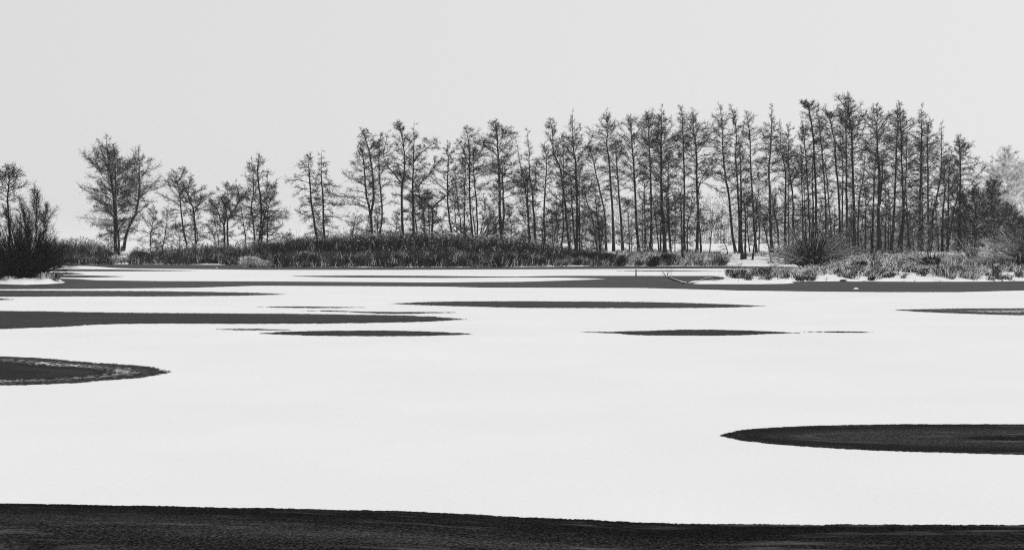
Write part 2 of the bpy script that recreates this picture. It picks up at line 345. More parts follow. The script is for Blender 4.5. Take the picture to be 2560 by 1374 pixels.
def build_ice():
    P = ice_patch
    P([(-500, 1250), (0, 1257), (400, 1264), (800, 1273), (1000, 1277), (1200, 1286), (1400, 1296), (1600, 1304), (1700, 1308), (2000, 1310.5), (2300, 1310.5), (2560, 1311), (3100, 1311)],
      [(-500, 1700), (3100, 1700)], .06, .0, 0, 2.6, .8, .02)
    P([(1797, 1087), (1850, 1074), (1950, 1067), (2050, 1063), (2250, 1060), (2560, 1060), (2800, 1062), (3000, 1068), (3120, 1090)],
      [(1797, 1089), (1850, 1101), (1950, 1112), (2050, 1119), (2200, 1127), (2400, 1133), (2560, 1137), (2800, 1137), (3000, 1120), (3120, 1092)], .09, .003, 0, 3.0, .9, .02)
    P([(2380, 1094.2), (2450, 1091), (2560, 1089.5), (2800, 1090), (2950, 1094)], [(2380, 1095), (2420, 1098.5), (2480, 1101), (2560, 1102.5), (2800, 1102), (2950, 1095)], .15, .0, 0, 1.6, .25, .02)
    P([(-700, 925), (-500, 895), (-200, 887), (0, 890), (100, 894), (200, 903), (300, 910), (380, 916), (428, 929)],
      [(-700, 930), (-500, 956), (-200, 966), (0, 964), (100, 962), (200, 957), (280, 950), (350, 945), (400, 938), (428, 931)], .26, .004, .75, 1.3, .0, .05)
    P([(1450, 829.6), (1540, 828.6), (1600, 827), (1700, 824), (1800, 824), (1900, 827), (1950, 829.4), (2003, 831.8)],
      [(1450, 830.4), (1540, 833.5), (1570, 837), (1620, 838.6), (1700, 839), (1800, 839), (1850, 838), (1900, 836), (1950, 834), (2003, 832.4)], .3, .014)
    P([(2008, 829.2), (2060, 828.3), (2120, 828.2), (2194, 830.2)], [(2008, 829.8), (2060, 830.8), (2120, 831.8), (2194, 830.8)], .3, .014)
    P([(648, 833), (700, 829.5), (800, 827), (950, 826), (1050, 828), (1120, 831), (1187, 834.6)],
      [(648, 834), (720, 837.5), (800, 839.5), (950, 840.5), (1050, 840), (1120, 838.3), (1187, 835.2)], .3, .014)
    P([(538, 822.8), (600, 822), (660, 822.3), (728, 824.3)], [(538, 823.8), (600, 825.4), (660, 826), (728, 824.9)], .35, .014)
    P([(-500, 768), (0, 777), (100, 778), (200, 780), (350, 782), (500, 783), (700, 784), (850, 786), (1000, 788), (1080, 791), (1167, 797.8)],
      [(-500, 835), (0, 823), (100, 819), (170, 817), (230, 812), (300, 810), (400, 809), (600, 809.7), (800, 809), (900, 808), (1000, 806), (1080, 804), (1167, 798.6)], .5, .02)
    P([(752, 776.4), (850, 776.6), (900, 779), (1000, 780), (1080, 780), (1145, 781)], [(752, 777.2), (850, 779.6), (900, 782), (950, 784.5), (1040, 784.8), (1070, 783), (1145, 781.6)], .5, .02)
    P([(640, 767.2), (700, 766.4), (780, 766.6), (918, 768.3)], [(640, 767.8), (700, 769.2), (780, 770.2), (850, 769.9), (918, 768.9)], .5, .02)
    P([(973, 758.8), (1060, 755), (1150, 753.6), (1300, 753), (1500, 754), (1600, 755), (1700, 757), (1800, 760), (1916, 764.8)],
      [(973, 759.6), (1080, 764), (1200, 767), (1300, 769.5), (1500, 770.3), (1700, 770.3), (1800, 769.2), (1880, 767), (1916, 765.4)], .6, .026)
    P([(2238, 774.6), (2300, 773), (2400, 771.5), (2560, 771), (2900, 772)], [(2238, 775.6), (2300, 779.5), (2400, 784), (2500, 787), (2560, 788), (2900, 788)], .5, .02, 1.9)
    P([(-500, 724), (0, 726), (200, 727), (400, 728), (600, 731), (670, 733), (717, 735.8)], [(-500, 743), (0, 742), (200, 741), (400, 741), (500, 740.3), (600, 739.3), (650, 738), (717, 736.4)], .8, .034)
    P([(-500, 695), (0, 696), (150, 696.5), (200, 697.5), (240, 701), (400, 703), (700, 704), (1000, 706), (1100, 706.6), (1200, 705.5), (1290, 705), (1400, 702), (1480, 699), (1530, 696), (1560, 690.6), (1700, 690.6), (1800, 692), (1830, 694), (3100, 694)],
      [(-500, 724), (0, 722.8), (200, 722.2), (300, 721), (480, 719), (560, 716.6), (640, 714), (900, 715), (1100, 716), (1200, 718.5), (1400, 719), (1600, 719.6), (1700, 722), (1850, 726), (2000, 728), (2200, 730), (2400, 730), (2560, 726), (3100, 714)], .5, .045)
    P([(725, 690.2), (800, 689.4), (900, 689), (1100, 690), (1200, 691.2), (1290, 691.8), (1350, 690.4), (1450, 689.6), (1800, 690)],
      [(725, 690.8), (800, 692.6), (900, 693.6), (1100, 694.6), (1280, 693.4), (1400, 693.8), (1480, 695.6), (1530, 697), (1800, 700)], .8, .04)
    P([(60, 680), (180, 681.5), (214, 684.4)], [(60, 689), (140, 686.8), (214, 685)], .8, .04)
    P([(60, 686), (200, 688.2), (312, 691)], [(60, 694), (200, 694), (260, 693), (312, 691.6)], .8, .04)
    P([(40, 672.6), (200, 673), (350, 674.5), (492, 676.6)], [(40, 678.4), (200, 678.2), (350, 677.9), (492, 677)], 1.2, .045)
    P([(-500, 656), (2100, 656)], [(-500, 663.6), (60, 664.2), (200, 664.4), (245, 665.4), (262, 668.6), (300, 670.4), (350, 671), (450, 672), (560, 673), (640, 674.3), (1000, 674.4), (1280, 673), (1500, 672.2), (1700, 671.4), (1800, 671), (2000, 675), (2100, 675)], .6, .045, step=12)
    P([(1540, 677.1), (1650, 676.7), (1815, 677.6)], [(1540, 677.7), (1650, 678.6), (1815, 678.2)], .9, .045)
    P([(-300, 744), (0, 746), (35, 748.4)], [(-300, 752), (0, 750.5), (35, 749)], .6, .03)
    # little snow lines frozen onto the bare ice
def mound(name, front, back, h, m='snow', rough=.25, kind='structure'):
    x0, x1 = front[0][0], front[-1][0]; xs = np.linspace(x0, x1, int((x1 - x0) / 2.0))
    yf = np.interp(xs, *zip(*front)); yb = np.interp(xs, *zip(*back)); yb = np.minimum(yb, yf - .05)
    A = np.array([on_plane(x, y)[:2] for x, y in zip(xs, yf)]); B = np.array([on_plane(x, y)[:2] for x, y in zip(xs, yb)])
    rows = np.linspace(0, 1, 22); P = np.stack([A + (B - A) * r for r in rows]); X, Y = P[..., 0], P[..., 1]
    rr = rows[:, None] * np.ones_like(X); width = (B - A)[:, 1][None]
    e = np.sqrt(np.clip(np.sin(rr * math.pi), 0, 1)); 
    endt = sstep(0, .06, (xs - x0) / (x1 - x0)) * sstep(0, .12, (x1 - xs) / (x1 - x0)); 
    Z = -.05 + (h * (1 - rough) + h * rough * 2.2 * fbm(X * 1.7, Y * 1.2, 4)) * e * np.minimum(1, width / 3) * endt[None] + .05 * e
    V = np.stack([X, Y, Z], -1).reshape(-1, 3); nr, nc = X.shape
    i = (np.arange(nr - 1)[:, None] * nc + np.arange(nc - 1)[None]).ravel()
    o = link(name, mesh_np(name, V, np.stack([i, i + 1, i + nc + 1, i + nc], 1), True), M[m]); o['kind'] = kind; return o

# ------------------------------------------------------------------ trees
CROP = dict(A=(0, 320, .3057), B=(400, 350, .2694), C=(820, 280, .2912), D=(1080, 280, .2912), E=(1330, 260, .2912), F=(1560, 260, .2912),
            G=(1760, 240, .3057), H=(1960, 220, .3130), I=(2180, 230, .3348), P=(0, 0, 1.0))
def px(crop, p):
    x0, y0, s = CROP[crop]; return (x0 + p[0] * s, y0 + p[1] * s)
def prof(t, pk):
    return (.45 + .55 * (t / pk) ** .8) if t < pk else max(.07, ((1 - t) / (1 - pk)) ** .9)
def make_tree(name, label, stems, Y=None, group=None, mats=('bark', 'twig', 'leaf'), seed=0, dens=1.0, leaf=.082, tw=1.3, cat='tree', base_ext=638.0, start=116.0, nb=1.0, droop=0.0, twr=.011, zoff=0.0, bw=1.0):
    """stems: dicts crop, pts (root first), w = trunk width in photo px, c = (crown base 0..1, left px, right px, peak 0..1)"""
    rs = np.random.RandomState(seed); rnd = random.Random(seed)
    P0 = [px(stems[0]['crop'], p) for p in stems[0]['pts']]
    if P0[0][1] < 626 and base_ext: P0b = (P0[0][0] + (P0[0][0] - P0[1][0]) * .15, base_ext)
    else: P0b = P0[0]
    if Y is None: Y = ground_hit(P0b[0], P0b[1], start)
    rp = at_depth(P0b[0], P0b[1], Y); z0 = ground_z(rp[0], Y) + zoff
    root = empty(name, (rp[0], Y, z0), label, cat, group)
    loc = np.array([rp[0], Y, z0]); twS, lfP, brS = [], [], []; k = PXM(Y)
    for si, st in enumerate(stems):
        pp = [px(st['crop'], p) for p in st['pts']]
        if si == 0: pass
        if pp[0][1] < 626 and base_ext and not st.get('fork'): pp = [(pp[0][0] + (pp[0][0] - pp[1][0]) * .15, base_ext)] + pp
        dy0 = rnd.uniform(-.5, .5) if si and not st.get('fork') else 0; dy1 = rnd.uniform(-.8, .8)
        P = []; n = len(pp)
        for i, q in enumerate(pp):
            dd = dy0 * (1 - i / n) + dy1 * i / n * (0 if i == 0 and (si == 0 or st.get('fork')) else 1)
            P.append(at_depth(q[0], q[1], Y + dd))
        P = resample(P, 20)
        if not st.get('fork'): P[0][2] = min(P[0][2], ground_z(P[0][0], P[0][1]) + zoff) - .12
        P[1:-1] += rs.normal(0, .018, P[1:-1].shape)
        r0 = st['w'] * k * .5; t = np.linspace(0, 1, 20); rad = r0 * (1 - t) ** .75 + .010
        if not st.get('fork'): rad[0] *= 1.5; rad[1] *= 1.12
        V, Q, T = rope(P - loc, rad, 7)
        me = mesh_np('trunk', V, [Q, T], True); link('trunk', me, M[mats[0]], root)
        H = np.linalg.norm(np.diff(P, axis=0), axis=1).sum()
        cb, wl, wr, pk = st['c'][:4]; kx = 1.72 if st['crop'] in 'EFGHI' else 1.5; wl *= kx; wr *= kx; cb *= .62; pk *= .82 if pk < .46 else 1.0; sd = st.get('d', 1.0) * dens
        cr = H * (1 - cb); nbr = int(cr * 6.6 * nb * st.get('nb', 1.0)) + 4
        az = rnd.uniform(0, 6.28)
        for b in range(nbr):
            u = ((b + rnd.random()) / nbr) ** .92
            if (u > .9 and rnd.random() < .4) or (u < .3 and rnd.random() < .45): continue
            tt = cb + (1 - cb) * u
            i = tt * 19; i0 = min(int(i), 18); p = P[i0] + (P[i0 + 1] - P[i0]) * (i - i0)
            az += 2.4 + rnd.uniform(-.5, .5); ca, sa = math.cos(az), math.sin(az)
            W = ((wr if ca > 0 else wl) * abs(ca) + (wl + wr) * .5 * abs(sa)) * k
            L = W * prof(u, pk) * rnd.uniform(.4, 1.1)
            if rnd.random() < .08: L *= 1.25
            L = max(L, .28)
            el = R(18 + 42 * u ** 1.2 + rnd.uniform(-14, 14)) - droop
            ns = 6; q = p.copy(); d = np.array([ca * math.cos(el), sa * math.cos(el), math.sin(el)]); sl = L / ns
            rb = min(.032, .007 + L * .011) * (1.15 - .5 * u) * bw; pts = [q.copy()]
            bend = rnd.uniform(-.20, .02) - .5 * droop
            for s in range(ns):
                d = d + rs.normal(0, .13, 3); d[2] += bend if s < 4 else .12; d /= np.linalg.norm(d)
                q2 = q + d * sl; a0 = rb * (1 - s / ns) + .006; a1 = rb * (1 - (s + 1) / ns) + .006
                brS.append((*q, a0, *q2, a1)); q = q2; pts.append(q.copy())
            for w in range(int(L * 9 * tw) + 3):
                f = (.12 + .88 * rnd.random() ** .8) * ns; s = min(int(f), ns - 1) + 1; f -= s - 1
                o = pts[s - 1] * (1 - f) + pts[s] * f
                dd = pts[s] - pts[s - 1]; dd = dd / (np.linalg.norm(dd) + 1e-9) + rs.normal(0, .62, 3); dd[2] += .15; dd /= np.linalg.norm(dd)
                tl = min(1.1, (.26 + .3 * L * (1 - .4 * s / ns))) * rnd.uniform(.5, 1.15)
                m_ = o + dd * tl * .55; d3 = dd + rs.normal(0, .35, 3); d3 /= np.linalg.norm(d3); e_ = m_ + d3 * tl * .5
                twS.append((*o, twr, *m_, twr * .8)); twS.append((*m_, twr * .8, *e_, twr * .45))
                d4 = dd + rs.normal(0, .7, 3); d4 /= np.linalg.norm(d4); twS.append((*m_, twr * .7, *(m_ + d4 * tl * .45), twr * .4))
                for _ in range(rs.poisson(2.7 * sd * (1.15 if .08 < u < .9 else .5 if u < .96 else .2))):
                    g = rnd.random(); c = o + (m_ - o) * g * 2 if g < .5 else m_ + (e_ - m_) * (g - .5) * 2
                    lfP.append(c + rs.normal(0, .08, 3))
    parts = [tubes(brS, 4), tubes(twS, 3)]; nbf = len(brS) * 4
    if lfP: parts.append(leaves(np.array(lfP), rs.uniform(.6, 1.3, len(lfP)) * leaf, rs))
    V, Qs = join(parts); me = mesh_np('crown', V - loc, Qs); o = link('crown', me, M[mats[1]], root); me.materials.append(M[mats[2]])
    mi = np.ones(len(me.polygons), np.int32); mi[:nbf] = 0; me.polygons.foreach_set('material_index', mi)
    return root
def make_fan(name, label, X, Y, z, n, spread, height, wl, wr, seed, mats=('bark_dark', 'bark_dark'), r=.02, base_r=.5, curve=.5, twigs=6, group=None, cat='shrub', lean=0.0, leafn=0, leaf=.06, twr=.007, inner=.25):
    """a multi-stemmed shrub: stems fan out from a stool; wl / wr = reach in metres to either side"""
    rs = np.random.RandomState(seed); rnd = random.Random(seed); S = []; T = []; Lp = []
    for i in range(n):
        az = rnd.uniform(0, 2 * math.pi); f = rnd.random() ** .5; ca, sa = math.cos(az), math.sin(az)
        W = (wr if ca > 0 else wl) * abs(ca) + .5 * (wl + wr) * abs(sa)
        end = np.array([ca * W * f + lean * height * rnd.uniform(.6, 1.2), sa * W * f, height * math.sqrt(max(.04, 1 - (f * .97) ** 2)) * rnd.uniform(.5, 1.1)])
        st = np.array([ca * base_r * f * rnd.random(), sa * base_r * f * rnd.random(), -.1])
        ns = 8; prev = st; d0 = np.array([ca * W * f * .9, sa * W * f * .9, height * .35]); rr = r * rnd.uniform(.6, 1.3)
        for s in range(1, ns + 1):
            t = s / ns; b = 2 * t * (1 - t); p = st * (1 - t) ** 2 + ((st + end) * .5 + np.array([0, 0, curve * (f - .35) * height * .5])) * b + end * t * t + rs.normal(0, .012 + .02 * t, 3) * min(1, height)
            S.append((*prev, rr * (1 - .8 * (t - 1 / ns)), *p, rr * (1 - .8 * t)))
            if t > inner:
                for w in range(rs.poisson(twigs / ns * 1.3)):
                    dd = (p - prev) / (np.linalg.norm(p - prev) + 1e-9) + rs.normal(0, .38, 3); dd /= np.linalg.norm(dd); tl = height * rnd.uniform(.07, .2)
                    o = prev + (p - prev) * rnd.random(); m_ = o + dd * tl * .6; e_ = m_ + (dd + rs.normal(0, .25, 3) + (0, 0, .15)) * tl * .45
                    T.append((*o, twr, *m_, twr * .8)); T.append((*m_, twr * .8, *e_, twr * .5))
                    for _ in range(rs.poisson(leafn)): Lp.append(o + (e_ - o) * rnd.random() + rs.normal(0, .05, 3))
            prev = p
    parts = [tubes(S, 4)]; nf = len(S) * 4
    if T: parts.append(tubes(T, 3))
    if Lp: parts.append(leaves(np.array(Lp), rs.uniform(.6, 1.3, len(Lp)) * leaf, rs))
    V, Qs = join(parts); me = mesh_np(name, V, Qs); o = link(name, me, M[mats[0]]); me.materials.append(M[mats[1]])
    mi = np.ones(len(me.polygons), np.int32); mi[:nf] = 0; me.polygons.foreach_set('material_index', mi)
    o.location = (X, Y, z); return tag(o, label, cat, group)

def S(crop, pts, w, c, **k): return dict(crop=crop, pts=pts, w=w, c=c, **k)
def build_trees():
    for i, (lab, stems, kw) in enumerate(TREES):
        kw = dict(kw); make_tree(kw.pop('name', 'alder_tree'), lab, stems, seed=100 + i, **kw)
SAP = 'sapling'
TREES = [
 ('wide two-stemmed tree with broad round crown, tallest near the left islet',
  [S('A', [(945, 985), (940, 800), (930, 600), (905, 400), (885, 250), (868, 55)], 9, (.14, 62, 44, .58), d=1.9, nb=1.4),
   S('A', [(970, 1000), (965, 850), (947, 650), (945, 400), (932, 140)], 7, (.3, 46, 42, .6), d=1.7, nb=1.1)], {}),
 ('tree leaning right out of the bank then upright, close right of the widest crown',
  [S('A', [(1003, 1005), (1045, 830), (1110, 690), (1135, 550), (1140, 380), (1130, 165)], 7.5, (.26, 26, 44, .6), d=1.9, nb=1.2)], {}),
 ('small slender tree with a thin low crown, first right of the leaning tree',
  [S('A', [(1235, 985), (1230, 880), (1250, 770), (1262, 650)], 3, (.25, 26, 26, .5))], {}),
 ('small slender tree slanting right with a wispy low crown, second right of the leaning tree',
  [S('A', [(1330, 980), (1350, 880), (1365, 760), (1360, 650)], 3, (.25, 26, 22, .5))], {}),
 ('tree leaning left with forked ragged top, left one of the short pair',
  [S('B', [(245, 965), (215, 820), (195, 650), (180, 500), (160, 400), (100, 290)], 5, (.28, 34, 22, .6), d=1.25),
   S('B', [(160, 400), (195, 340), (235, 272)], 2.5, (.1, 16, 14, .5), fork=True)], {}),
 ('crooked tree with arms spreading right, right one of the short pair',
  [S('B', [(330, 975), (325, 850), (310, 650), (270, 550), (265, 450), (300, 325)], 5.5, (.3, 34, 26, .6), d=1.1),
   S('B', [(315, 690), (360, 600), (430, 545)], 3, (.1, 24, 30, .6), fork=True, d=1.3), S('B', [(310, 970), (230, 870), (130, 770)], 2.2, (.4, 16, 16, .5), d=.5)], {}),
 ('low tree forking wide to the left, shorter one of a low spreading couple',
  [S('B', [(598, 945), (595, 800), (560, 740), (530, 650), (440, 555)], 6, (.35, 30, 26, .6), d=1.6),
   S('B', [(595, 790), (615, 690), (600, 600), (555, 530)], 4, (.1, 30, 26, .5), fork=True, d=1.6)], {}),
 ('low tree bending right then forking, taller one of a low spreading couple',
  [S('B', [(630, 940), (628, 760), (670, 680), (735, 540), (700, 380)], 5.5, (.35, 36, 24, .6), d=1.5),
   S('B', [(660, 690), (640, 600), (620, 410)], 3, (.2, 22, 22, .6), fork=True, d=1.2)], {}),
 ('slender young tree left of the pointed clump in the left part of the bank',
  [S('B', [(540, 925), (515, 800), (495, 690)], 2.2, (.2, 20, 20, .5), d=.7)], {'name': SAP}),
 ('curved slender tree touching the left side of the pointed clump',
  [S('B', [(795, 940), (770, 740), (750, 600)], 3, (.2, 22, 22, .6), d=.8)], {'name': SAP}),
 ('pointed clump of several stems from one root, tallest between the two gaps at left',
  [S('B', [(925, 950), (935, 800), (938, 600), (915, 400), (905, 250), (932, 118)], 7, (.18, 44, 40, .4), d=1.35),
   S('B', [(880, 950), (868, 800), (850, 600), (868, 460), (850, 140)], 5, (.3, 26, 22, .4), d=.9),
   S('B', [(945, 940), (960, 750), (990, 600), (1000, 300)], 4, (.25, 24, 26, .5), d=1.2), S('B', [(995, 930), (1000, 760), (1010, 600), (1080, 410)], 4, (.15, 26, 40, .45), d=1.4)], {}),
 ('tree leaning left with tiers of level branches, left one of the isolated pair',
  [S('B', [(1455, 910), (1430, 750), (1400, 550), (1390, 350), (1380, 200), (1395, 140)], 6.5, (.1, 48, 15, .35), d=1.5, nb=1.1)], {'droop': .22}),
 ('straight tree with tiers of level branches, right one of the isolated pair',
  [S('B', [(1525, 910), (1515, 700), (1510, 500), (1495, 300), (1500, 105)], 6.5, (.1, 20, 46, .35), d=1.5, nb=1.1)], {'droop': .22}),
 ('low-forked tree with a long bough hanging left, first right of the isolated pair',
  [S('C', [(375, 1060), (368, 900), (330, 700), (315, 520), (300, 400), (270, 250)], 7, (.2, 60, 18, .4), d=1.3),
   S('C', [(370, 890), (388, 750), (385, 560), (360, 380), (330, 250), (285, 145)], 6, (.3, 18, 26, .6), fork=True, d=1.7)], {}),
 ('narrow wavy-stemmed tree in the gap between a forked tree and a tall wide pair',
  [S('C', [(448, 1045), (465, 900), (455, 700), (438, 550), (438, 330), (455, 195)], 5, (.3, 22, 22, .7), d=.9)], {}),
 ('tall tree with kinked trunk, limbs rising left, left one of the wide pair',
  [S('C', [(640, 1040), (635, 850), (635, 640), (655, 540), (655, 340), (625, 160), (588, 88)], 7, (.25, 34, 26, .6), d=1.1),
   S('C', [(632, 615), (570, 530), (480, 400), (515, 170)], 3.5, (.25, 22, 22, .6), fork=True, d=.8)], {}),
 ('tall straight tree with limb sweeping up right, right one of the wide pair',
  [S('C', [(735, 1020), (730, 850), (728, 600), (733, 400), (740, 72)], 7.5, (.25, 30, 38, .55), d=1.2),
   S('C', [(735, 420), (800, 350), (880, 290), (935, 250)], 3, (.3, 14, 16, .6), fork=True, d=1.6),
   S('C', [(765, 1030), (745, 880), (735, 700)], 4.5, (.4, 20, 26, .6), d=.8), S('C', [(735, 690), (800, 610), (900, 490), (950, 430)], 2.6, (.3, 20, 20, .6), fork=True)], {}),
 ('short straight-stemmed young tree under the right side of the tall wide pair',
  [S('C', [(825, 1010), (820, 860), (795, 740)], 4, (.25, 22, 22, .5), d=1.1)], {'name': SAP}),
 ('short stout tree with two arms raised like a Y above the dark reeds',
  [S('C', [(893, 1030), (892, 830), (800, 740), (770, 640)], 6, (.4, 24, 22, .6), d=1.4),
   S('C', [(890, 835), (950, 770), (1015, 720), (1040, 690)], 5, (.45, 16, 20, .6), fork=True), S('C', [(870, 1010), (860, 800), (850, 660)], 2.4, (.3, 18, 18, .5))], {}),
 ('slim pointed tree standing just left of the willow with fanned shoots',
  [S('D', [(170, 1040), (140, 850), (133, 600), (140, 400), (130, 265)], 5.5, (.25, 26, 22, .5), d=.95)], {}),
 ('thin pole-like tree in the cluster behind the fanned willow, leftmost of the cluster',
  [S('D', [(250, 1030), (225, 800), (205, 600), (200, 440)], 3.2, (.3, 20, 20, .5), d=.8), S('D', [(215, 1040), (190, 800), (178, 660)], 2.4, (.4, 16, 16, .5), d=.7)], {}),
 ('straight tree with a bare lower stem, second of the cluster behind the fanned willow',
  [S('D', [(280, 1040), (280, 850), (285, 600), (282, 320)], 4.6, (.35, 24, 20, .5), d=.8)], {}),
 ('tallest tree of the cluster behind the fanned willow, sparse and needle-topped',
  [S('D', [(350, 1050), (330, 850), (320, 560), (325, 400), (310, 230), (288, 135)], 5.6, (.3, 30, 34, .5), d=.85), S('D', [(330, 520), (270, 330), (220, 250)], 2.4, (.3, 12, 12, .5), fork=True, d=.6)], {}),
 ('slim tree at the right of the cluster behind the fanned willow',
  [S('D', [(390, 980), (370, 640), (352, 420), (365, 330)], 4.4, (.3, 24, 26, .5), d=.9)], {}),
 ('dense dark two-stemmed tree with full cone-shaped top, right of the fanned willow',
  [S('D', [(600, 1085), (585, 900), (578, 600), (570, 400), (560, 200), (542, 85)], 8.5, (.2, 42, 42, .62), d=1.9, nb=1.25),
   S('D', [(605, 990), (618, 880), (605, 600), (600, 380)], 6, (.25, 30, 44, .5), fork=True, d=1.5), S('D', [(540, 1040), (580, 900)], 4, (.5, 10, 14, .5), d=.5)], {'droop': .1}),
 ('slanting tree with a bare white-edged leader, right of the dense cone-topped tree',
  [S('D', [(840, 1100), (825, 900), (800, 650), (770, 520), (728, 270)], 5.5, (.22, 30, 24, .4), d=1.25), S('D', [(832, 985), (820, 700), (805, 470)], 4, (.3, 20, 20, .5), fork=True)], {}),
 ('tall sparse tree with thin bare tip, beside the open gap in mid wood',
  [S('D', [(890, 1140), (870, 850), (860, 660), (840, 560), (835, 350), (815, 150)], 5.8, (.38, 20, 20, .45), d=.75), S('D', [(862, 665), (885, 620), (890, 480), (905, 440)], 3, (.3, 12, 14, .5), fork=True)], {}),
 ('tree with two stems crossing near the root, right of the middle open gap',
  [S('E', [(110, 1215), (105, 900), (120, 650), (125, 480), (105, 320)], 5.5, (.3, 22, 20, .5), d=1.2), S('E', [(95, 1215), (90, 1080), (102, 900)], 3.6, (.6, 12, 12, .5), d=.6)], {}),
 ('slight young tree between the crossed stems and the tall curved tree',
  [S('E', [(185, 1225), (213, 950), (200, 800)], 2.8, (.2, 24, 24, .5), d=1.1), S('E', [(180, 1215), (172, 1020), (160, 900)], 2.4, (.3, 20, 18, .5), d=1.2)], {'name': SAP}),
 ('tree with trunk bent like a bow, left side of the dense middle clump',
  [S('E', [(325, 1250), (300, 1040), (275, 780), (240, 540), (190, 430), (175, 220), (150, 125)], 6.5, (.35, 20, 20, .6), d=1.2)], {}),
 ('straight slim tree crossing the bow-shaped trunk in the dense middle clump',
  [S('E', [(250, 1250), (268, 1050), (265, 800), (270, 550), (262, 270)], 5, (.3, 26, 22, .5), d=1.1)], {}),
 ('broad-topped tree rising highest in the dense middle clump',
  [S('E', [(385, 1250), (390, 1000), (385, 750), (372, 500), (350, 350), (350, 70)], 8, (.35, 34, 38, .6), d=1.4, nb=1.15), S('E', [(408, 1250), (408, 1000), (405, 700), (400, 480)], 5, (.35, 24, 28, .5), d=1.2)], {}),
 ('dark trunk squeezed left against the broad-topped tree of the middle clump',
  [S('E', [(375, 1250), (350, 980), (335, 700), (322, 560)], 6, (.4, 26, 22, .5), d=1.4)], {}),
 ('tree leaning left over an open space, right of the dense middle clump',
  [S('E', [(560, 1240), (520, 1000), (470, 820), (445, 660)], 4.6, (.4, 20, 20, .5), d=.7)], {}),
 ('bushy cluster of thin stems from one stool between two leaning trunks',
  [S('E', [(580, 1250), (570, 1050), (548, 840), (540, 700)], 4, (.35, 20, 18, .5), d=.8), S('E', [(590, 1250), (570, 1020), (572, 820)], 3, (.3, 16, 16, .5), d=.8), S('E', [(585, 1250), (605, 1080), (612, 940)], 3, (.3, 14, 18, .5), d=.8)], {}),
 ('tree leaning left with a sloping thin top, left of the tall knob-topped tree',
  [S('E', [(638, 1260), (625, 950), (590, 780), (550, 600), (510, 430), (495, 380)], 5, (.3, 24, 24, .45), d=.95)], {}),
 ('tall tree with a narrow knob-like top and clean S-curved trunk',
  [S('E', [(702, 1265), (695, 1000), (680, 750), (660, 480), (640, 330), (655, 200), (635, 55)], 6.5, (.4, 28, 22, .6), d=1.1)], {}),
 ('tree with strong smooth trunk and low top, right of the knob-topped tree',
  [S('E', [(780, 1260), (760, 950), (740, 700), (725, 450), (712, 300)], 6.2, (.38, 22, 24, .5), d=.9)], {}),
 ('tall tree with long limbs rising to the left like ribs, behind the wooden post',
  [S('E', [(920, 1270), (900, 1080), (885, 750), (875, 550), (855, 300), (845, 80)], 7, (.38, 40, 22, .55), d=1.1, nb=1.1)], {}),
 ('slender young tree behind the wooden post, right one of two thin stems',
  [S('E', [(852, 1250), (862, 950)], 2.6, (.3, 18, 18, .5), d=.7)], {'name': SAP, 'group': 'thin stems behind the wooden post'}),
 ('slender young tree behind the wooden post, left one of two thin stems',
  [S('E', [(838, 1260), (825, 920), (822, 850)], 2.6, (.3, 18, 18, .5), d=.7)], {'name': SAP, 'group': 'thin stems behind the wooden post'}),
 ('thin dark stem standing between the wooden post and the thickest trunk',
  [S('F', [(182, 1255), (180, 1000), (172, 680), (175, 540)], 4, (.4, 22, 22, .5), d=.9)], {}),
 ('slim tree with a narrow pointed top, just left of the thickest trunk',
  [S('F', [(222, 1270), (235, 1000), (225, 550), (215, 350), (213, 180), (198, 70)], 5.8, (.35, 26, 20, .6), d=1.3)], {}),
 ('thin stem curving left low down, tucked under the thickest tree',
  [S('F', [(305, 1300), (285, 1100), (260, 900), (235, 760)], 3.4, (.3, 20, 20, .5), d=.7), S('F', [(245, 1280), (240, 1130), (250, 1060)], 3, (.4, 14, 12, .5), d=.5)], {}),
 ('thickest trunk of the middle wood under a dense full crown',
  [S('F', [(355, 1300), (340, 1050), (322, 800), (320, 500), (320, 300), (325, 30)], 9.5, (.3, 34, 36, .55), d=2.0, nb=1.3), S('F', [(312, 1290), (318, 1050), (318, 850)], 5, (.6, 10, 10, .5), d=.6)], {}),
 ('pair of thin stems from one root right of the thickest trunk',
  [S('F', [(400, 1280), (390, 1150), (370, 900), (358, 660)], 5, (.3, 24, 26, .6), d=1.4), S('F', [(405, 1280), (385, 1000), (378, 600), (400, 420)], 4.5, (.3, 20, 30, .55), d=1.5)], {}),
 ('thin trunk standing lowest down the snowy bank, left of a needle-topped tree',
  [S('F', [(510, 1350), (495, 1150), (490, 900), (490, 690)], 5.4, (.4, 18, 18, .5), d=.7)], {}),
 ('needle-topped slim tree between the thickest trunk and the leaning twin trunks',
  [S('F', [(520, 1290), (515, 1050), (520, 700), (510, 400), (505, 200), (490, 20)], 6, (.35, 22, 22, .4), d=1.1)], {}),
 ('crooked thin stem right beside the needle-topped slim tree',
  [S('F', [(543, 1310), (545, 1050), (578, 900), (583, 690)], 3.6, (.35, 18, 20, .5), d=.8)], {}),
 ('twin trunks joined above the snow with a wide crown hanging over the clearing',
  [S('F', [(625, 1285), (635, 1000), (625, 700), (620, 400), (600, 260), (590, 50)], 6.6, (.35, 30, 46, .5), d=1.15, nb=1.1), S('F', [(662, 1285), (655, 1120), (642, 960)], 6, (.7, 8, 20, .5), d=.5),
   S('F', [(632, 800), (650, 690), (700, 580), (775, 480)], 2.8, (.35, 14, 20, .6), fork=True)], {}),
 ('weeping little tree with arching twigs alone in the snowy clearing',
  [S('F', [(735, 1280), (745, 1160), (762, 1060), (800, 1000)], 2.6, (.3, 26, 30, .6), d=.7), S('F', [(893, 1285), (865, 1200), (800, 1120)], 2.4, (.3, 14, 12, .5), d=.5)], {}),
 ('long clean trunk leaning left at the right edge of the snowy clearing',
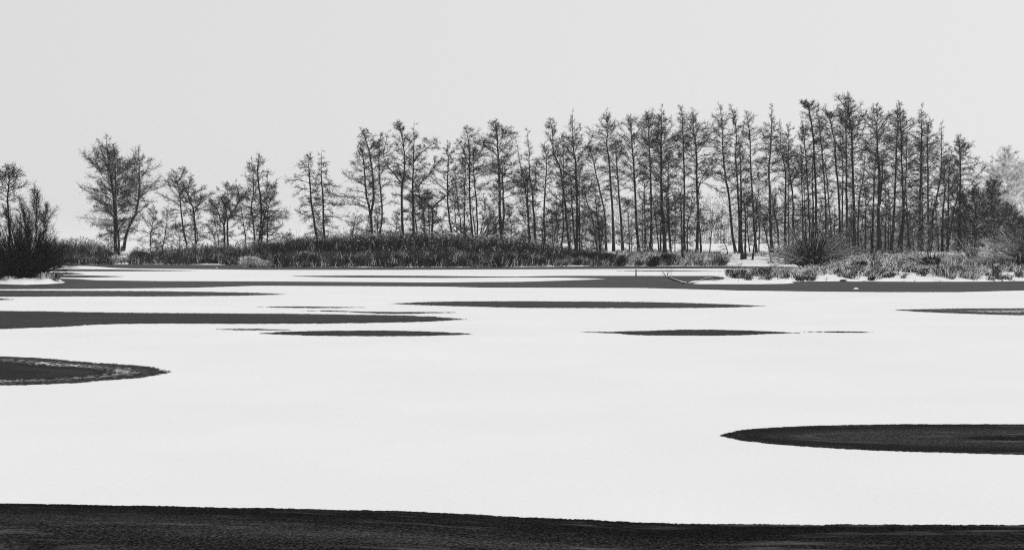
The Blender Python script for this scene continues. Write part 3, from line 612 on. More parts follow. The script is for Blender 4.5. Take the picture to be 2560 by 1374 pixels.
  [S('G', [(262, 1285), (225, 1090), (205, 820), (180, 680), (155, 480), (150, 250), (125, 72)], 6.6, (.35, 30, 18, .6), d=.95)], {}),
 ('tree with a top bent left, behind the long clean leaning trunk',
  [S('G', [(290, 1285), (290, 1100), (275, 750), (262, 500), (262, 250), (215, 85)], 6, (.35, 22, 20, .6), d=.95)], {}),
 ('stout dark trunk rooted low on the snow, right of the clearing',
  [S('G', [(315, 1335), (300, 1100), (305, 850), (298, 600), (295, 330)], 7.5, (.4, 20, 22, .5), d=1.0), S('G', [(338, 1335), (340, 1050), (330, 870), (312, 810)], 5, (.6, 10, 18, .5), d=.6)], {}),
 ('sparse tree with open top crossing a thinner slanted stem',
  [S('G', [(428, 1290), (410, 1080), (395, 800), (380, 550), (372, 300), (345, 120)], 6, (.4, 22, 24, .6), d=.8)], {}),
 ('slanted thin stem making a narrow V with the sparse open-topped tree',
  [S('G', [(395, 1340), (425, 1100), (430, 900), (450, 750), (445, 600)], 3.6, (.4, 18, 20, .5), d=.8)], {}),
 ('whippy stem leaning left, halfway to the snow-covered round bush',
  [S('G', [(548, 1350), (510, 1130), (470, 1030), (430, 980)], 3.4, (.4, 14, 14, .5), d=.4)], {}),
 ('spire-topped tree with a thick trunk, left of the snow-covered round bush',
  [S('G', [(565, 1285), (545, 1100), (538, 800), (530, 600), (545, 450), (550, 300), (555, 80)], 7, (.35, 28, 26, .5), d=1.05, nb=1.1),
   S('G', [(608, 1340), (605, 1110), (575, 950), (545, 780)], 5.4, (.6, 14, 14, .5), d=.6)], {}),
 ('crooked tree bending left above the snow-covered round bush, leftmost behind it',
  [S('G', [(662, 1280), (662, 1100), (665, 900), (665, 600), (630, 450), (622, 220)], 6, (.4, 22, 20, .6), d=1.1)], {}),
 ('plain upright tree with a low ragged top, second behind the snow-covered round bush',
  [S('G', [(728, 1280), (728, 1090), (725, 800), (700, 650), (690, 450), (692, 230)], 5.2, (.4, 24, 22, .6), d=1.0), S('G', [(693, 1280), (692, 1000), (690, 650)], 4, (.5, 16, 16, .5), d=.8)], {}),
 ('cluster of thin upright stems behind the middle of the snow-covered round bush',
  [S('H', [(150, 1320), (150, 1100), (140, 700), (140, 480)], 4.2, (.4, 20, 20, .5), d=1.1), S('H', [(175, 1320), (172, 1100), (150, 700), (80, 530)], 3.6, (.5, 18, 16, .5), d=.9), S('H', [(205, 1320), (200, 1000), (170, 500), (150, 270)], 4.6, (.4, 22, 20, .5), d=1.1)], {}),
 ('tree whose tip hooks over to the left above the snow-covered round bush',
  [S('H', [(262, 1320), (258, 1100), (250, 700), (232, 400), (208, 210), (185, 150), (128, 118)], 6, (.4, 18, 20, .45), d=1.1), S('H', [(240, 1320), (230, 900), (225, 700), (235, 480)], 4.4, (.4, 18, 18, .5), d=.9)], {}),
 ('tree with wandering trunk at the right shoulder of the snow-covered round bush',
  [S('H', [(335, 1320), (335, 1100), (330, 850), (300, 500), (288, 360), (275, 200)], 4.8, (.35, 22, 24, .5), d=1.0), S('H', [(390, 1320), (375, 1150), (345, 750), (310, 550)], 4.6, (.45, 18, 18, .5), d=.8)], {}),
 ('pale-topped tree with a bent upper stem left of the tallest tree',
  [S('H', [(450, 1320), (440, 900), (415, 600), (400, 400), (365, 250), (360, 215)], 5.6, (.4, 22, 20, .6), d=.9)], {}),
 ('straight tree standing in the dark scrub immediately left of the tallest tree',
  [S('H', [(508, 1300), (500, 900), (497, 600), (490, 300), (430, 190)], 6.4, (.4, 24, 18, .6), d=1.1), S('H', [(468, 1300), (465, 1000), (470, 650), (448, 400)], 5, (.4, 20, 18, .5), d=1.0)], {}),
 ('tallest tree of the whole wood, thick trunk with a broad airy top',
  [S('H', [(562, 1290), (555, 900), (545, 600), (540, 350), (518, 200), (512, 55)], 8.4, (.38, 30, 32, .5), d=1.25, nb=1.25), S('H', [(518, 210), (470, 130), (422, 70)], 2.6, (.2, 14, 14, .5), fork=True)], {}),
 ('slim tree bending right, first right of the tallest tree',
  [S('H', [(590, 1290), (600, 900), (635, 700), (652, 430)], 5, (.35, 20, 22, .5), d=1.1), S('H', [(648, 1300), (652, 1000), (650, 780)], 4, (.4, 18, 20, .5), d=1.0)], {}),
 ('thick flared trunk with a full oval top, second tall tree right of the tallest',
  [S('H', [(758, 1322), (755, 1000), (765, 700), (750, 550), (742, 350), (742, 120)], 9, (.36, 30, 34, .65), d=1.35, nb=1.2), S('H', [(768, 930), (782, 750), (795, 500)], 4.5, (.25, 18, 24, .5), fork=True, d=1.3)], {}),
 ('straight slim trunk close left of the flared trunk',
  [S('H', [(705, 1322), (712, 1000), (725, 700), (735, 480)], 5.6, (.45, 20, 18, .5), d=.9)], {}),
 ('tall tree leaning slightly right with tufted tip, first right of the flared trunk',
  [S('I', [(143, 1200), (165, 900), (180, 500), (190, 300), (188, 95)], 6.4, (.38, 22, 24, .6), d=1.05), S('I', [(125, 1200), (122, 850)], 3, (.4, 14, 14, .5))], {}),
 ('thin understorey stem between the flared trunk and the tufted tall tree',
  [S('I', [(95, 1200), (105, 850), (92, 580)], 3.4, (.35, 18, 18, .5), d=1.1)], {'name': SAP}),
 ('two-footed tall tree with lower stems crossing, right of the tufted tall tree',
  [S('I', [(215, 1200), (235, 900), (225, 600), (215, 300), (205, 85)], 6.2, (.36, 22, 30, .55), d=1.2, nb=1.1), S('I', [(190, 1200), (212, 1060), (236, 880), (255, 560), (262, 300)], 5, (.45, 16, 26, .55), d=1.2)], {}),
 ('dark bent stem, foot kicked right, in the gap left of the thick-stemmed spire',
  [S('I', [(285, 1200), (270, 1050), (255, 800), (240, 600)], 5.4, (.35, 18, 22, .5), d=1.0)], {}),
 ('thick-stemmed spire with short level branches, tallest near the right end of the row',
  [S('I', [(350, 1190), (355, 900), (365, 600), (370, 350), (374, 85)], 7.4, (.35, 22, 28, .5), d=1.35, nb=1.15), S('I', [(380, 1190), (375, 850), (376, 480)], 4.6, (.45, 16, 18, .5), d=.9)], {}),
 ('straight trunk just right of the thick-stemmed spire, its top rounded',
  [S('I', [(428, 1190), (420, 900), (418, 600), (415, 370), (430, 200)], 5.6, (.4, 20, 24, .55), d=1.3)], {}),
 ('trunk slanting strongly to the right with an upright needle top',
  [S('I', [(425, 1190), (435, 1070), (460, 900), (510, 650), (518, 450), (518, 225)], 6, (.42, 16, 28, .45), d=1.2)], {}),
 ('crooked thin tree behind the slanting shrub near the right end',
  [S('I', [(525, 1190), (530, 900), (545, 750), (540, 570), (555, 500)], 5, (.35, 18, 18, .4), d=1.3)], {}),
 ('dark slim tree inside the thickest foliage near the right end',
  [S('I', [(562, 1190), (570, 800), (575, 600), (592, 440)], 4.8, (.3, 20, 20, .4), d=1.4)], {}),
 ('stem slanting right under the foliage, left of the last clean trunk',
  [S('I', [(560, 1190), (582, 1060), (602, 920), (635, 780), (640, 620)], 4.4, (.45, 20, 24, .5), d=1.4)], {}),
 ('last clean upright trunk of the row with branches sweeping down to the right',
  [S('I', [(648, 1195), (655, 850), (660, 650), (655, 450), (650, 325)], 6.6, (.2, 20, 50, .28), d=1.8, nb=1.5)], {'droop': .08}),
]
# dark scrub wood at the right end and young growth between the trunks
SCRUB = [
 ('low dark bushy tree filling the slope right of the last clean trunk', [S('P', [(2436, 640), (2440, 560), (2436, 462)], 5, (.05, 30, 34, .5), d=2.6, nb=2)], {}),
 ('dark round-headed small tree standing highest in the scrub at the right end', [S('P', [(2488, 640), (2484, 540), (2476, 440)], 5, (.1, 22, 26, .62), d=2.4, nb=2)], {}),
 ('rounded dark bushy tree lowest in the scrub at the right edge', [S('P', [(2530, 645), (2526, 580), (2516, 505)], 4, (.05, 30, 30, .55), d=2.4, nb=2.4)], {}),
 ('dark dense bushy tree deep in the scrub beside the last clean trunk', [S('P', [(2410, 640), (2412, 570), (2405, 480)], 4, (.05, 30, 28, .5), d=2.2, nb=2)], {}),
 ('small dark bushy tree in the scrub at the very edge of the picture', [S('P', [(2562, 645), (2560, 600), (2556, 545)], 4, (.05, 28, 28, .55), d=2.4, nb=2.4)], {}),
]
def build_scrub():
    for i, (lab, st, kw) in enumerate(SCRUB):
        make_tree('bushy_tree', lab, st, Y=150 + 3 * i, seed=300 + i, mats=('thick_bark', 'thick_bark', 'thick_leaf'), tw=1.5, leaf=.1, **kw)
    rnd = random.Random(8)
    zones = [(380, 560, 560, 4, 'wispy saplings', 'low among the trunks of the left bank'),
             (700, 1180, 560, 10, 'wispy saplings', 'rising behind the reeds'),
             (1200, 1560, 530, 11, 'thin saplings', 'shaded between the middle trunks'),
             (1590, 1745, 520, 6, 'thin saplings', 'right of the wooden post'),
             (1860, 2100, 520, 11, 'thin saplings', 'above the round snowy bush'),
             (2110, 2400, 500, 14, 'thin saplings', 'in the grey undergrowth at the right')]
    ORD = 'leftmost second third fourth fifth sixth seventh eighth ninth tenth eleventh twelfth thirteenth fourteenth'.split()
    k = 0
    for x0, x1, yt, n, what, where in zones:
        for j in range(n):
            x = x0 + (x1 - x0) * (j + rnd.random()) / n; top = yt + rnd.uniform(-45, 45); k += 1; lab = (ORD[j] + (' from the left' if j else '')) + ' of the ' + what + ' ' + where
            yb = rnd.uniform(634, 637)
            make_tree('sapling', lab, [S('P', [(x, yb), (x + rnd.uniform(-6, 6), (yb + top) / 2), (x + rnd.uniform(-14, 14), top)], rnd.uniform(1.8, 3), (.1, rnd.uniform(14, 26), rnd.uniform(14, 26), .5), d=rnd.uniform(.5, 1.4))],
                      Y=rnd.uniform(150, 162), seed=500 + k, group=what + ' ' + where, base_ext=0)
def build_shrubs():
    def spot(x, y, start=75.0):
        Y = ground_hit(x, y, start); p = at_depth(x, y, Y); return p[0], Y, ground_z(p[0], Y)
    # left islet
    Y = 81.0; k = PXM(Y)
    p = at_depth(55, 702, Y)
    make_fan('willow_bush', 'black dense willow bush on the snowy islet at the left edge', p[0], Y, .15, 720, 0, 152 * k, 125 * k, 84 * k, 11, r=.015, base_r=1.0, twigs=13, twr=.008, inner=.15)
    p = at_depth(70, 702, Y + .5)
    make_tree('willow_bush', 'taller thin-twigged bush rising behind the black willow bush on the islet',
              [S('P', [(88, 700), (90, 600), (92, 530), (86, 470)], 3, (.2, 30, 30, .5), d=.15, nb=2.2), S('P', [(84, 700), (70, 610), (62, 560), (48, 500)], 2.4, (.2, 26, 24, .5), d=.15, nb=2),
               S('P', [(92, 700), (102, 620), (112, 560), (118, 515)], 2.4, (.2, 22, 30, .5), d=.15, nb=2), S('P', [(80, 700), (45, 620), (25, 560), (6, 515)], 2.4, (.2, 26, 22, .5), d=.15, nb=2)],
              Y=Y + .9, seed=12, base_ext=0, droop=-.35, twr=.0055, bw=.55, cat='shrub', tw=1.3)
    p = at_depth(95, 702, Y)
    make_fan('willow_bush', 'sprawling low stems reaching right from the islet over the ice', p[0], Y - .6, .12, 44, 0, 80 * k, 10 * k, 76 * k, 13, r=.013, base_r=.4, twigs=7, curve=.3)
    make_tree('alder_tree', 'slim tree with leafy knobbly top growing out of the islet bush at the left edge',
              [S('A', [(72, 1225), (80, 1000), (75, 800), (65, 560), (75, 430), (60, 325)], 6, (.6, 40, 28, .62), d=2.0, nb=1.3)], Y=Y + 1, seed=77, base_ext=0, leaf=.06)
    # snow-covered round bush on the spit
    X, Y, z = spot(2030, 671)
    k = PXM(Y); make_fan('snowy_bush', 'large round bush with snow along every stem, at the water side of the right bank', X, Y, z, 460, 0, 112 * k, 102 * k, 98 * k, 21, r=.04, base_r=.6, twigs=5, mats=('snow_stem', 'bush_twig'), twr=.012, curve=.6)
    X, Y, z = spot(2090, 664); k = PXM(Y)
    make_fan('snowy_bush', 'loose dark-stemmed bush touching the right side of the large round snowy bush', X, Y + 2, z, 70, 0, 78 * k, 40 * k, 45 * k, 22, r=.016, base_r=.5, twigs=10, mats=('bark', 'twig'), twr=.009)
    for i, (x, y, h, wl, wr, n, lab, lean) in enumerate([
        (2330, 668, 62, 70, 30, 60, 'snow-dusted shrub whose stems all slant left, below the spire tree', -.45),
        (2440, 660, 70, 40, 25, 60, 'snow-dusted shrub with long whips slanting left, below the dark scrub', -.4),
        (2588, 668, 105, 125, 60, 420, 'big snow-lined bush cut off by the right edge of the picture', -.2),
        (2180, 652, 34, 34, 34, 40, 'small twiggy shrub at the foot of the tallest tree', 0)]):
        X, Y, z = spot(x, y); k = PXM(Y)
        make_fan('snowy_bush', lab, X, Y, z, n, 0, h * k, wl * k, wr * k, 30 + i, r=.034, base_r=.6, twigs=6, mats=('snow_stem', 'bush_twig'), twr=.009, lean=lean)
    # fanned willow in the wood
    p = at_depth(1200, 612, 134.5); z = ground_z(p[0], 134.5) + .5; k = PXM(134.5)
    make_fan('willow_bush', 'pollard willow with straight shoots fanned out behind the dark reeds', p[0] - .3, 134.5, z + .5, 60, 0, 128 * k, 92 * k, 88 * k, 40, r=.05, base_r=.3, twigs=4, mats=('bark', 'twig'), curve=.1, twr=.012)
    for i, (x, y, h, w, n, lab) in enumerate([
        (735, 640, 62, 26, 40, 'bare wispy bush in the gap left of the isolated pair of trees'),
        (868, 640, 78, 40, 50, 'arching bare bush in the gap right of the isolated pair of trees'),
        (560, 640, 48, 24, 30, 'low bare bush between the low spreading trees'),
        (400, 640, 42, 28, 30, 'low bare bush under the two small slender trees'),
        (985, 640, 70, 50, 50, 'arching bare bush under the tall wide pair of trees'),
        (1310, 640, 70, 34, 60, 'dark bare bush rising above the right end of the reeds'),
        (1480, 645, 50, 34, 50, 'bushy dark undergrowth left of the knob-topped tree')]):
        Y = 141; p = at_depth(x, y, Y); z = ground_z(p[0], Y); k = PXM(Y)
        make_fan('bare_bush', lab, p[0], Y, z, n, 0, h * k, w * k, w * k, 60 + i, r=.012, base_r=.5, twigs=10, mats=('bark', 'leaf'), leafn=.8, leaf=.08)

# ------------------------------------------------------------------ reeds and grass
def blades(rs, X, Y, Z, h, w, lean=(0, 0), leansd=.15, droop=.3):
    n = len(X); d = np.column_stack([rs.normal(lean[0], leansd, n), rs.normal(lean[1], leansd, n), np.ones(n)])
    b = np.column_stack([X, Y, Z]); az = rs.uniform(-.9, .9, n); side = np.column_stack([np.cos(az), np.sin(az), np.zeros(n)]) * w[:, None] * .5
    m = b + d * h[:, None] * .55; d2 = d + rs.normal(0, droop, (n, 3)) * (1, 1, 0); t = m + d2 * h[:, None] * .45 - np.column_stack([np.zeros(n), np.zeros(n), np.abs(rs.normal(0, droop, n)) * h * .3])
    V = np.stack([b - side, b + side, m + side * .8, m - side * .8, t], 1).reshape(-1, 3); i = (np.arange(n) * 5)[:, None]
    return V, i + np.array([[0, 1, 2, 3]]), i + np.array([[3, 2, 4]])
def shoreY(X):
    u = X / 131.0; return np.interp(u, *MAIN)
def build_reeds():
    rs = np.random.RandomState(3)
    # top outline of the reed bed in the photograph
    ox = [90, 110, 150, 200, 240, 275, 290, 318, 330, 380, 430, 520, 600, 650, 700, 780, 850, 900, 1000, 1100, 1200, 1280, 1330, 1380, 1440, 1500, 1540, 1560]
    oy = [606, 600, 601, 600, 606, 620, 640, 640, 624, 624, 618, 614, 612, 606, 602, 598, 594, 590, 587, 588, 590, 598, 606, 615, 622, 630, 636, 650]
    def bed(name, n, x0, x1, front, back, hs, w, m, label, sd=.12, dr=.25, lean=(.04, 0), sparse=0):
        x = rs.uniform(x0, x1, n); q = rs.uniform(0, 1, n) ** 1.0
        u = (x - 1280) / F_PX; sh = np.interp(u, *MAIN); Yv = sh + front + (back - front) * q; X = u * Yv
        Z = np.maximum(land(u, Yv), 0) - .05; top = np.interp(x, ox, oy)
        ztop = CAM_H - (top - 597) / F_PX * Yv                     # height the outline has at that distance
        clump = .62 + .55 * fbm(X * .9, Yv * .8, 3)
        h = (ztop - Z) * hs * rs.uniform(.55, 1.06, n) * clump * 1.25
        h = np.clip(h, .15, 3.6); keep = ~((x > 284) & (x < 322) & (rs.rand(n) < .93)); X, Yv, Z, h = X[keep], Yv[keep], Z[keep], h[keep]; n = len(X)
        V, Q, T = blades(rs, X, Yv, Z, h, rs.uniform(.7, 1.3, n) * w, lean, sd, dr)
        parts = [(V, Q, T)]
        o = link(name, mesh_np(name, *join(parts)), M[m]); tag(o, label, kind='stuff'); return o
    bed('reeds', 52000, 640, 1545, 1.6, 6.5, 1.0, .05, 'reed_dark', 'dark dense reed bed along the far shore')
    bed('reeds', 15000, 95, 640, 1.0, 5, .95, .04, 'reed', 'greyer loose reeds along the left part of the far shore')
    bed('shore_grass', 26000, 95, 1548, .1, 2.2, .55, .04, 'grass', 'paler drooping grass at the water edge in front of the reeds', .3, .5)
    # feathery plume heads standing above the reeds
    n = 900; x = rs.uniform(130, 1400, n); u = (x - 1280) / F_PX; Yv = np.interp(u, *MAIN) + rs.uniform(2, 6, n); X = u * Yv
    Z0 = np.maximum(land(u, Yv), 0); top = np.interp(x, ox, oy) - rs.uniform(-8, 7, n); zt = CAM_H - (top - 597) / F_PX * Yv
    V, Q = tubes(np.column_stack([X, Yv, Z0, np.full(n, .006), X + rs.normal(0, .15, n), Yv, zt, np.full(n, .005)]), 3)
    hp = np.column_stack([X, Yv, zt]); hp = np.repeat(hp, 5, 0) + rs.normal(0, .06, (n * 5, 3)); V2, Q2 = leaves(hp, rs.uniform(.08, .2, n * 5), rs)
    m2 = 1500; x = rs.uniform(880, 1420, m2); u = (x - 1280) / F_PX; Yv = np.interp(u, *MAIN) + rs.uniform(1.0, 3.0, m2); top = np.interp(x, ox, oy); py = top + (652 - top) * rs.rand(m2) ** 1.3
    hp = np.repeat(np.column_stack([u * Yv, Yv, CAM_H - (py - 597) / F_PX * Yv]), 3, 0) + rs.normal(0, .05, (m2 * 3, 3)); V3, Q3 = leaves(hp, rs.uniform(.06, .15, m2 * 3), rs)
    V2, Q2 = np.concatenate([V2, V3]), np.concatenate([Q2, Q3 + len(V2)])
    o = link('reed_plumes', mesh_np('reed_plumes', *join([(V, Q), (V2, Q2)])), M['plume']); tag(o, 'feathery plume stalks standing above the reed bed', kind='stuff')
def build_bank_grass():
    rs = np.random.RandomState(4)
    # frosted grass on the right bank, denser in drifts
    def scatter(n, x0, x1, y0, y1, start, thr, m, h, w, name, label, sd=.45, dr=.6, lean=(.15, 0), fs=1.0):
        x = rs.uniform(x0, x1, n); y = y0 + (y1 - y0) * rs.rand(n)
        Z0 = rs.uniform(0, .9, n); Yv = []
        # rows between the shore and the wood, even in the picture plane
        A = np.array([ray(a, b) for a, b in zip(x, y)]); u = A[:, 0] / A[:, 1]; Yc = np.full(n, float(start)); done = np.zeros(n, bool); Yh = np.full(n, np.nan)
        for s in range(400):
            z = CAM_H + A[:, 2] * Yc / A[:, 1]; hz = land(u, Yc); hit = (z <= hz) & (hz > .02) & ~done; Yh[hit] = Yc[hit]; done |= hit; Yc = Yc + .25
        ok = done; u = u[ok]; Y = Yh[ok] + rs.uniform(-.3, .3, ok.sum()); X = u * Y
        c = fbm(X * .7 * fs, Y * .35 * fs, 4); keep = c > thr + rs.normal(0, .02, len(c)) + .14 * sstep(683, 699, y[ok]) * (fs == 1); X, Y, u = X[keep], Y[keep], u[keep]; Z = land(u, Y) - .03
        hh = h * rs.uniform(.5, 1.3, len(X)) * (.5 + 1.1 * c[keep])
        V, Q, T = blades(rs, X, Y, Z, hh, rs.uniform(.7, 1.3, len(X)) * w, lean, sd, dr)
        o = link(name, mesh_np(name, *join([(V, Q, T)])), M[m]); tag(o, label, kind='stuff')
    scatter(26000, 2070, 2700, 640, 696, 82, .505, 'frost_grass', .5, .03, 'frosted_grass', 'frosted grass tangled over the right bank', sd=.6, lean=(.35, 0))
    scatter(9000, 1820, 2090, 672, 700, 74, .46, 'frost_grass', .36, .025, 'frosted_grass', 'frosted grass on the low spit below the round snowy bush', sd=.6, lean=(-.3, 0))
    scatter(16000, 1540, 1800, 632, 664, 120, .49, 'tuft', .5, .04, 'bank_grass', 'dark grass poking through snow on the bank behind the wooden post')
    scatter(16000, 1780, 2060, 632, 664, 112, .53, 'tuft', .28, .035, 'bank_grass', 'thin grass in the snowy clearing between the trunks')
    scatter(34000, 2070, 2700, 632, 694, 84, .56, 'black_tuft', .55, .035, 'bank_grass', 'dark dead grass standing in clumps on the right bank', sd=.5, lean=(.3, 0))
    scatter(26000, 1830, 2700, 678, 702, 74, .6, 'black_tuft', .3, .03, 'bank_grass', 'small black tufts breaking through the snow along the right waterline', sd=.5, lean=(.3, 0), fs=2.3)
    scatter(9000, 1830, 2090, 672, 698, 74, .58, 'black_tuft', .34, .03, 'bank_grass', 'dark dead grass in clumps on the low spit', sd=.5, lean=(-.2, 0))
def tussock(label, x, y, wpx, hpx, seed, m='tuft', start=74.0, n=260, X=None, lean=.25, Y=None, z=None):
    rs = np.random.RandomState(seed)
    if Y is None: Y = ground_hit(x, y, start)
    p = at_depth(x, y, Y); k = PXM(Y); z = ground_z(p[0], Y) if z is None else z; r = wpx * k * .5
    a = rs.uniform(0, 6.28, n); q = rs.rand(n) ** .7 * r; bx, by = np.cos(a) * q * .45, np.sin(a) * q * .45
    h = hpx * k * 1.35 * rs.uniform(.35, 1.15, n); d = np.column_stack([np.cos(a) * q * .9 + lean * h, np.sin(a) * q * .9, np.zeros(n)])
    b = np.column_stack([bx, by, np.full(n, -.05)]); m_ = b + d * .45 + np.column_stack([np.zeros(n), np.zeros(n), h * .85]); t = b + d * 1.25 + np.column_stack([np.zeros(n), np.zeros(n), h * rs.uniform(.3, 1, n)])
    sd = np.column_stack([rs.normal(0, 1, n), rs.normal(0, .5, n), np.zeros(n)]); sd = sd / np.linalg.norm(sd, axis=1, keepdims=True) * .014
    V = np.stack([b - sd, b + sd, m_ + sd, m_ - sd, t], 1).reshape(-1, 3); i = (np.arange(n) * 5)[:, None]
    me = mesh_np('grass_tussock', V, [i + np.array([[0, 1, 2, 3]]), i + np.array([[3, 2, 4]])])
    o = link('grass_tussock', me, M[m]); o.location = (p[0], Y, z); tag(o, label, 'grass tussock'); return o
def build_tussocks():
    T = [('white bowed grass tussock at the water edge where the dark reeds begin', 618, 667, 50, 22, 'frost_grass', 124),
         ('second white-tipped tussock bent left, right beside the big bowed one', 668, 668, 36, 15, 'frost_grass', 124),
         ('dark hollow-looking grass tussock at the water edge, third from the bowed white one', 700, 668, 40, 26, 'black_tuft', 124),
         ('tall tufted tussock in front of the reeds with snow at its foot', 765, 668, 44, 34, 'tuft', 124),
         ('blackest tussock overhanging the ice in front of the reeds', 795, 668, 32, 30, 'black_tuft', 124),
         ('snow-flecked tussock right of the blackest one', 835, 668, 46, 24, 'tuft', 124),
         ('small snow-crusted tuft between the two bowed white tussocks', 643, 668, 30, 16, 'frost_grass', 124),
         ('white-frosted tuft between the hollow tussock and the tall tufted one', 735, 669, 40, 15, 'frost_grass', 124),
         ('low crusted clump right of the blackest tussock at the ice edge', 820, 669, 40, 13, 'frost_grass', 124),
         ('faint frosted clump at the ice edge, last before the plain reeds', 872, 669, 50, 12, 'frost_grass', 124),
         ('snowy tuft on the left bank under the wide two-stemmed tree', 285, 658, 34, 16, 'frost_grass', 124),
         ('shaggy dark tuft right of the snowy ramp under the leaning tree', 345, 657, 46, 24, 'reed', 124),
         ('dark round grass tussock on the bank just left of the wooden post', 1552, 664, 42, 22, 'reed', 124),
         ('black grass clump on the bank behind the wooden post', 1632, 665, 40, 20, 'black_tuft', 124),
         ('low grass clump at the foot of the lowest thin trunk', 1668, 662, 50, 24, 'reed', 124),
         ('fuzzy grey clump in the snowy clearing', 1800, 662, 60, 22, 'tuft', 124),
         ('spiky dark tuft at the tip of the snowy spit', 1822, 689, 24, 14, 'black_tuft', 80),
         ('wider grassy tuft second from the tip of the snowy spit', 1848, 694, 40, 18, 'tuft', 78),
         ('tuft leaning right on the spit in front of the channel', 1905, 690, 56, 20, 'tuft', 80),
         ('small black clump half out on the ice at the right bank', 2107, 703, 16, 5, 'black_tuft', 78),
         ('flat snow-tipped clump at the water edge left of the dark hollow', 2178, 699, 24, 9, 'tuft', 78),
         ('bowed white tussock like a combed wave on the right bank', 2190, 674, 44, 20, 'frost_grass', 84),
         ('dark clump behind the combed white tussock', 2150, 672, 40, 16, 'black_tuft', 88),
         ('dark bramble-like clump below the slanting snowy shrub', 2275, 668, 50, 20, 'black_tuft', 86),
         ('second dark bramble-like clump below the slanting snowy shrub', 2325, 672, 50, 24, 'black_tuft', 86),
         ('small dark tuft between snow patches, middle of the right bank', 2308, 690, 20, 16, 'black_tuft', 80),
         ('grey grass tuft at the water edge near the right end', 2425, 697, 36, 16, 'tuft', 80),
         ('tall frosted tuft with a black core near the right end', 2490, 690, 34, 24, 'tuft', 80),
         ('black bush-like clump cut by the right edge of the bank', 2548, 676, 40, 34, 'black_tuft', 82),
         ('snow-laden grass clump on the islet under the sprawling stems', 112, 704, 44, 16, 'frost_grass', 76),
         ('dark-cored grass clump at the right end of the islet', 138, 706, 34, 15, 'tuft', 76),
         ('small white-tipped clump left of the islet stems', 22, 706, 40, 9, 'frost_grass', 76)]
    for i, (lab, x, y, w, h, m, st) in enumerate(T):
        if x < 200: tussock(lab, x, y, w, h, 700 + i, m, Y=79.5, z=.22, n=120)
        elif x < 900 and x > 500: tussock(lab, x, y, w, h, 700 + i, 'snow_grass' if m == 'frost_grass' else m, Y=on_plane(x, 668.3)[1] - .3, z=0.0, n=int(500 + w * 14) if m == 'frost_grass' else int(200 + w * 8))
        else: tussock(lab, x, y, w, h, 700 + i, m, st, n=int(120 + w * 6 + (200 if m == 'black_tuft' else 0)))

# ------------------------------------------------------------------ small things on the ice
def snow_lump(label, x, y, wpx, hpx, seed):
    rs = np.random.RandomState(seed); p = on_plane(x, y); k = PXM(p[1]); rx, rz = wpx * k * .5, hpx * k
    V = [(0, 0, rz)]; n = 18; rings = 5
    for j in range(1, rings + 1):
        for i in range(n):
            a = 2 * math.pi * i / n; f = j / rings; rr = f * (1 + .18 * math.sin(2 * a + seed) + rs.normal(0, .04))
            V.append((math.cos(a) * rx * rr, math.sin(a) * rx * .8 * rr, rz * (1 - f ** 1.6) - (.02 if j == rings else 0)))
    Tr = [(0, 1 + i, 1 + (i + 1) % n) for i in range(n)]; Q = []
    for j in range(rings - 1):
        for i in range(n): a = 1 + j * n; Q.append((a + i, a + n + i, a + n + (i + 1) % n, a + (i + 1) % n))
    o = link('snow_lump', mesh_np('snow_lump', np.array(V), [np.array(Tr), np.array(Q)], True), M['snow']); o.location = p; tag(o, label, 'snow lump')
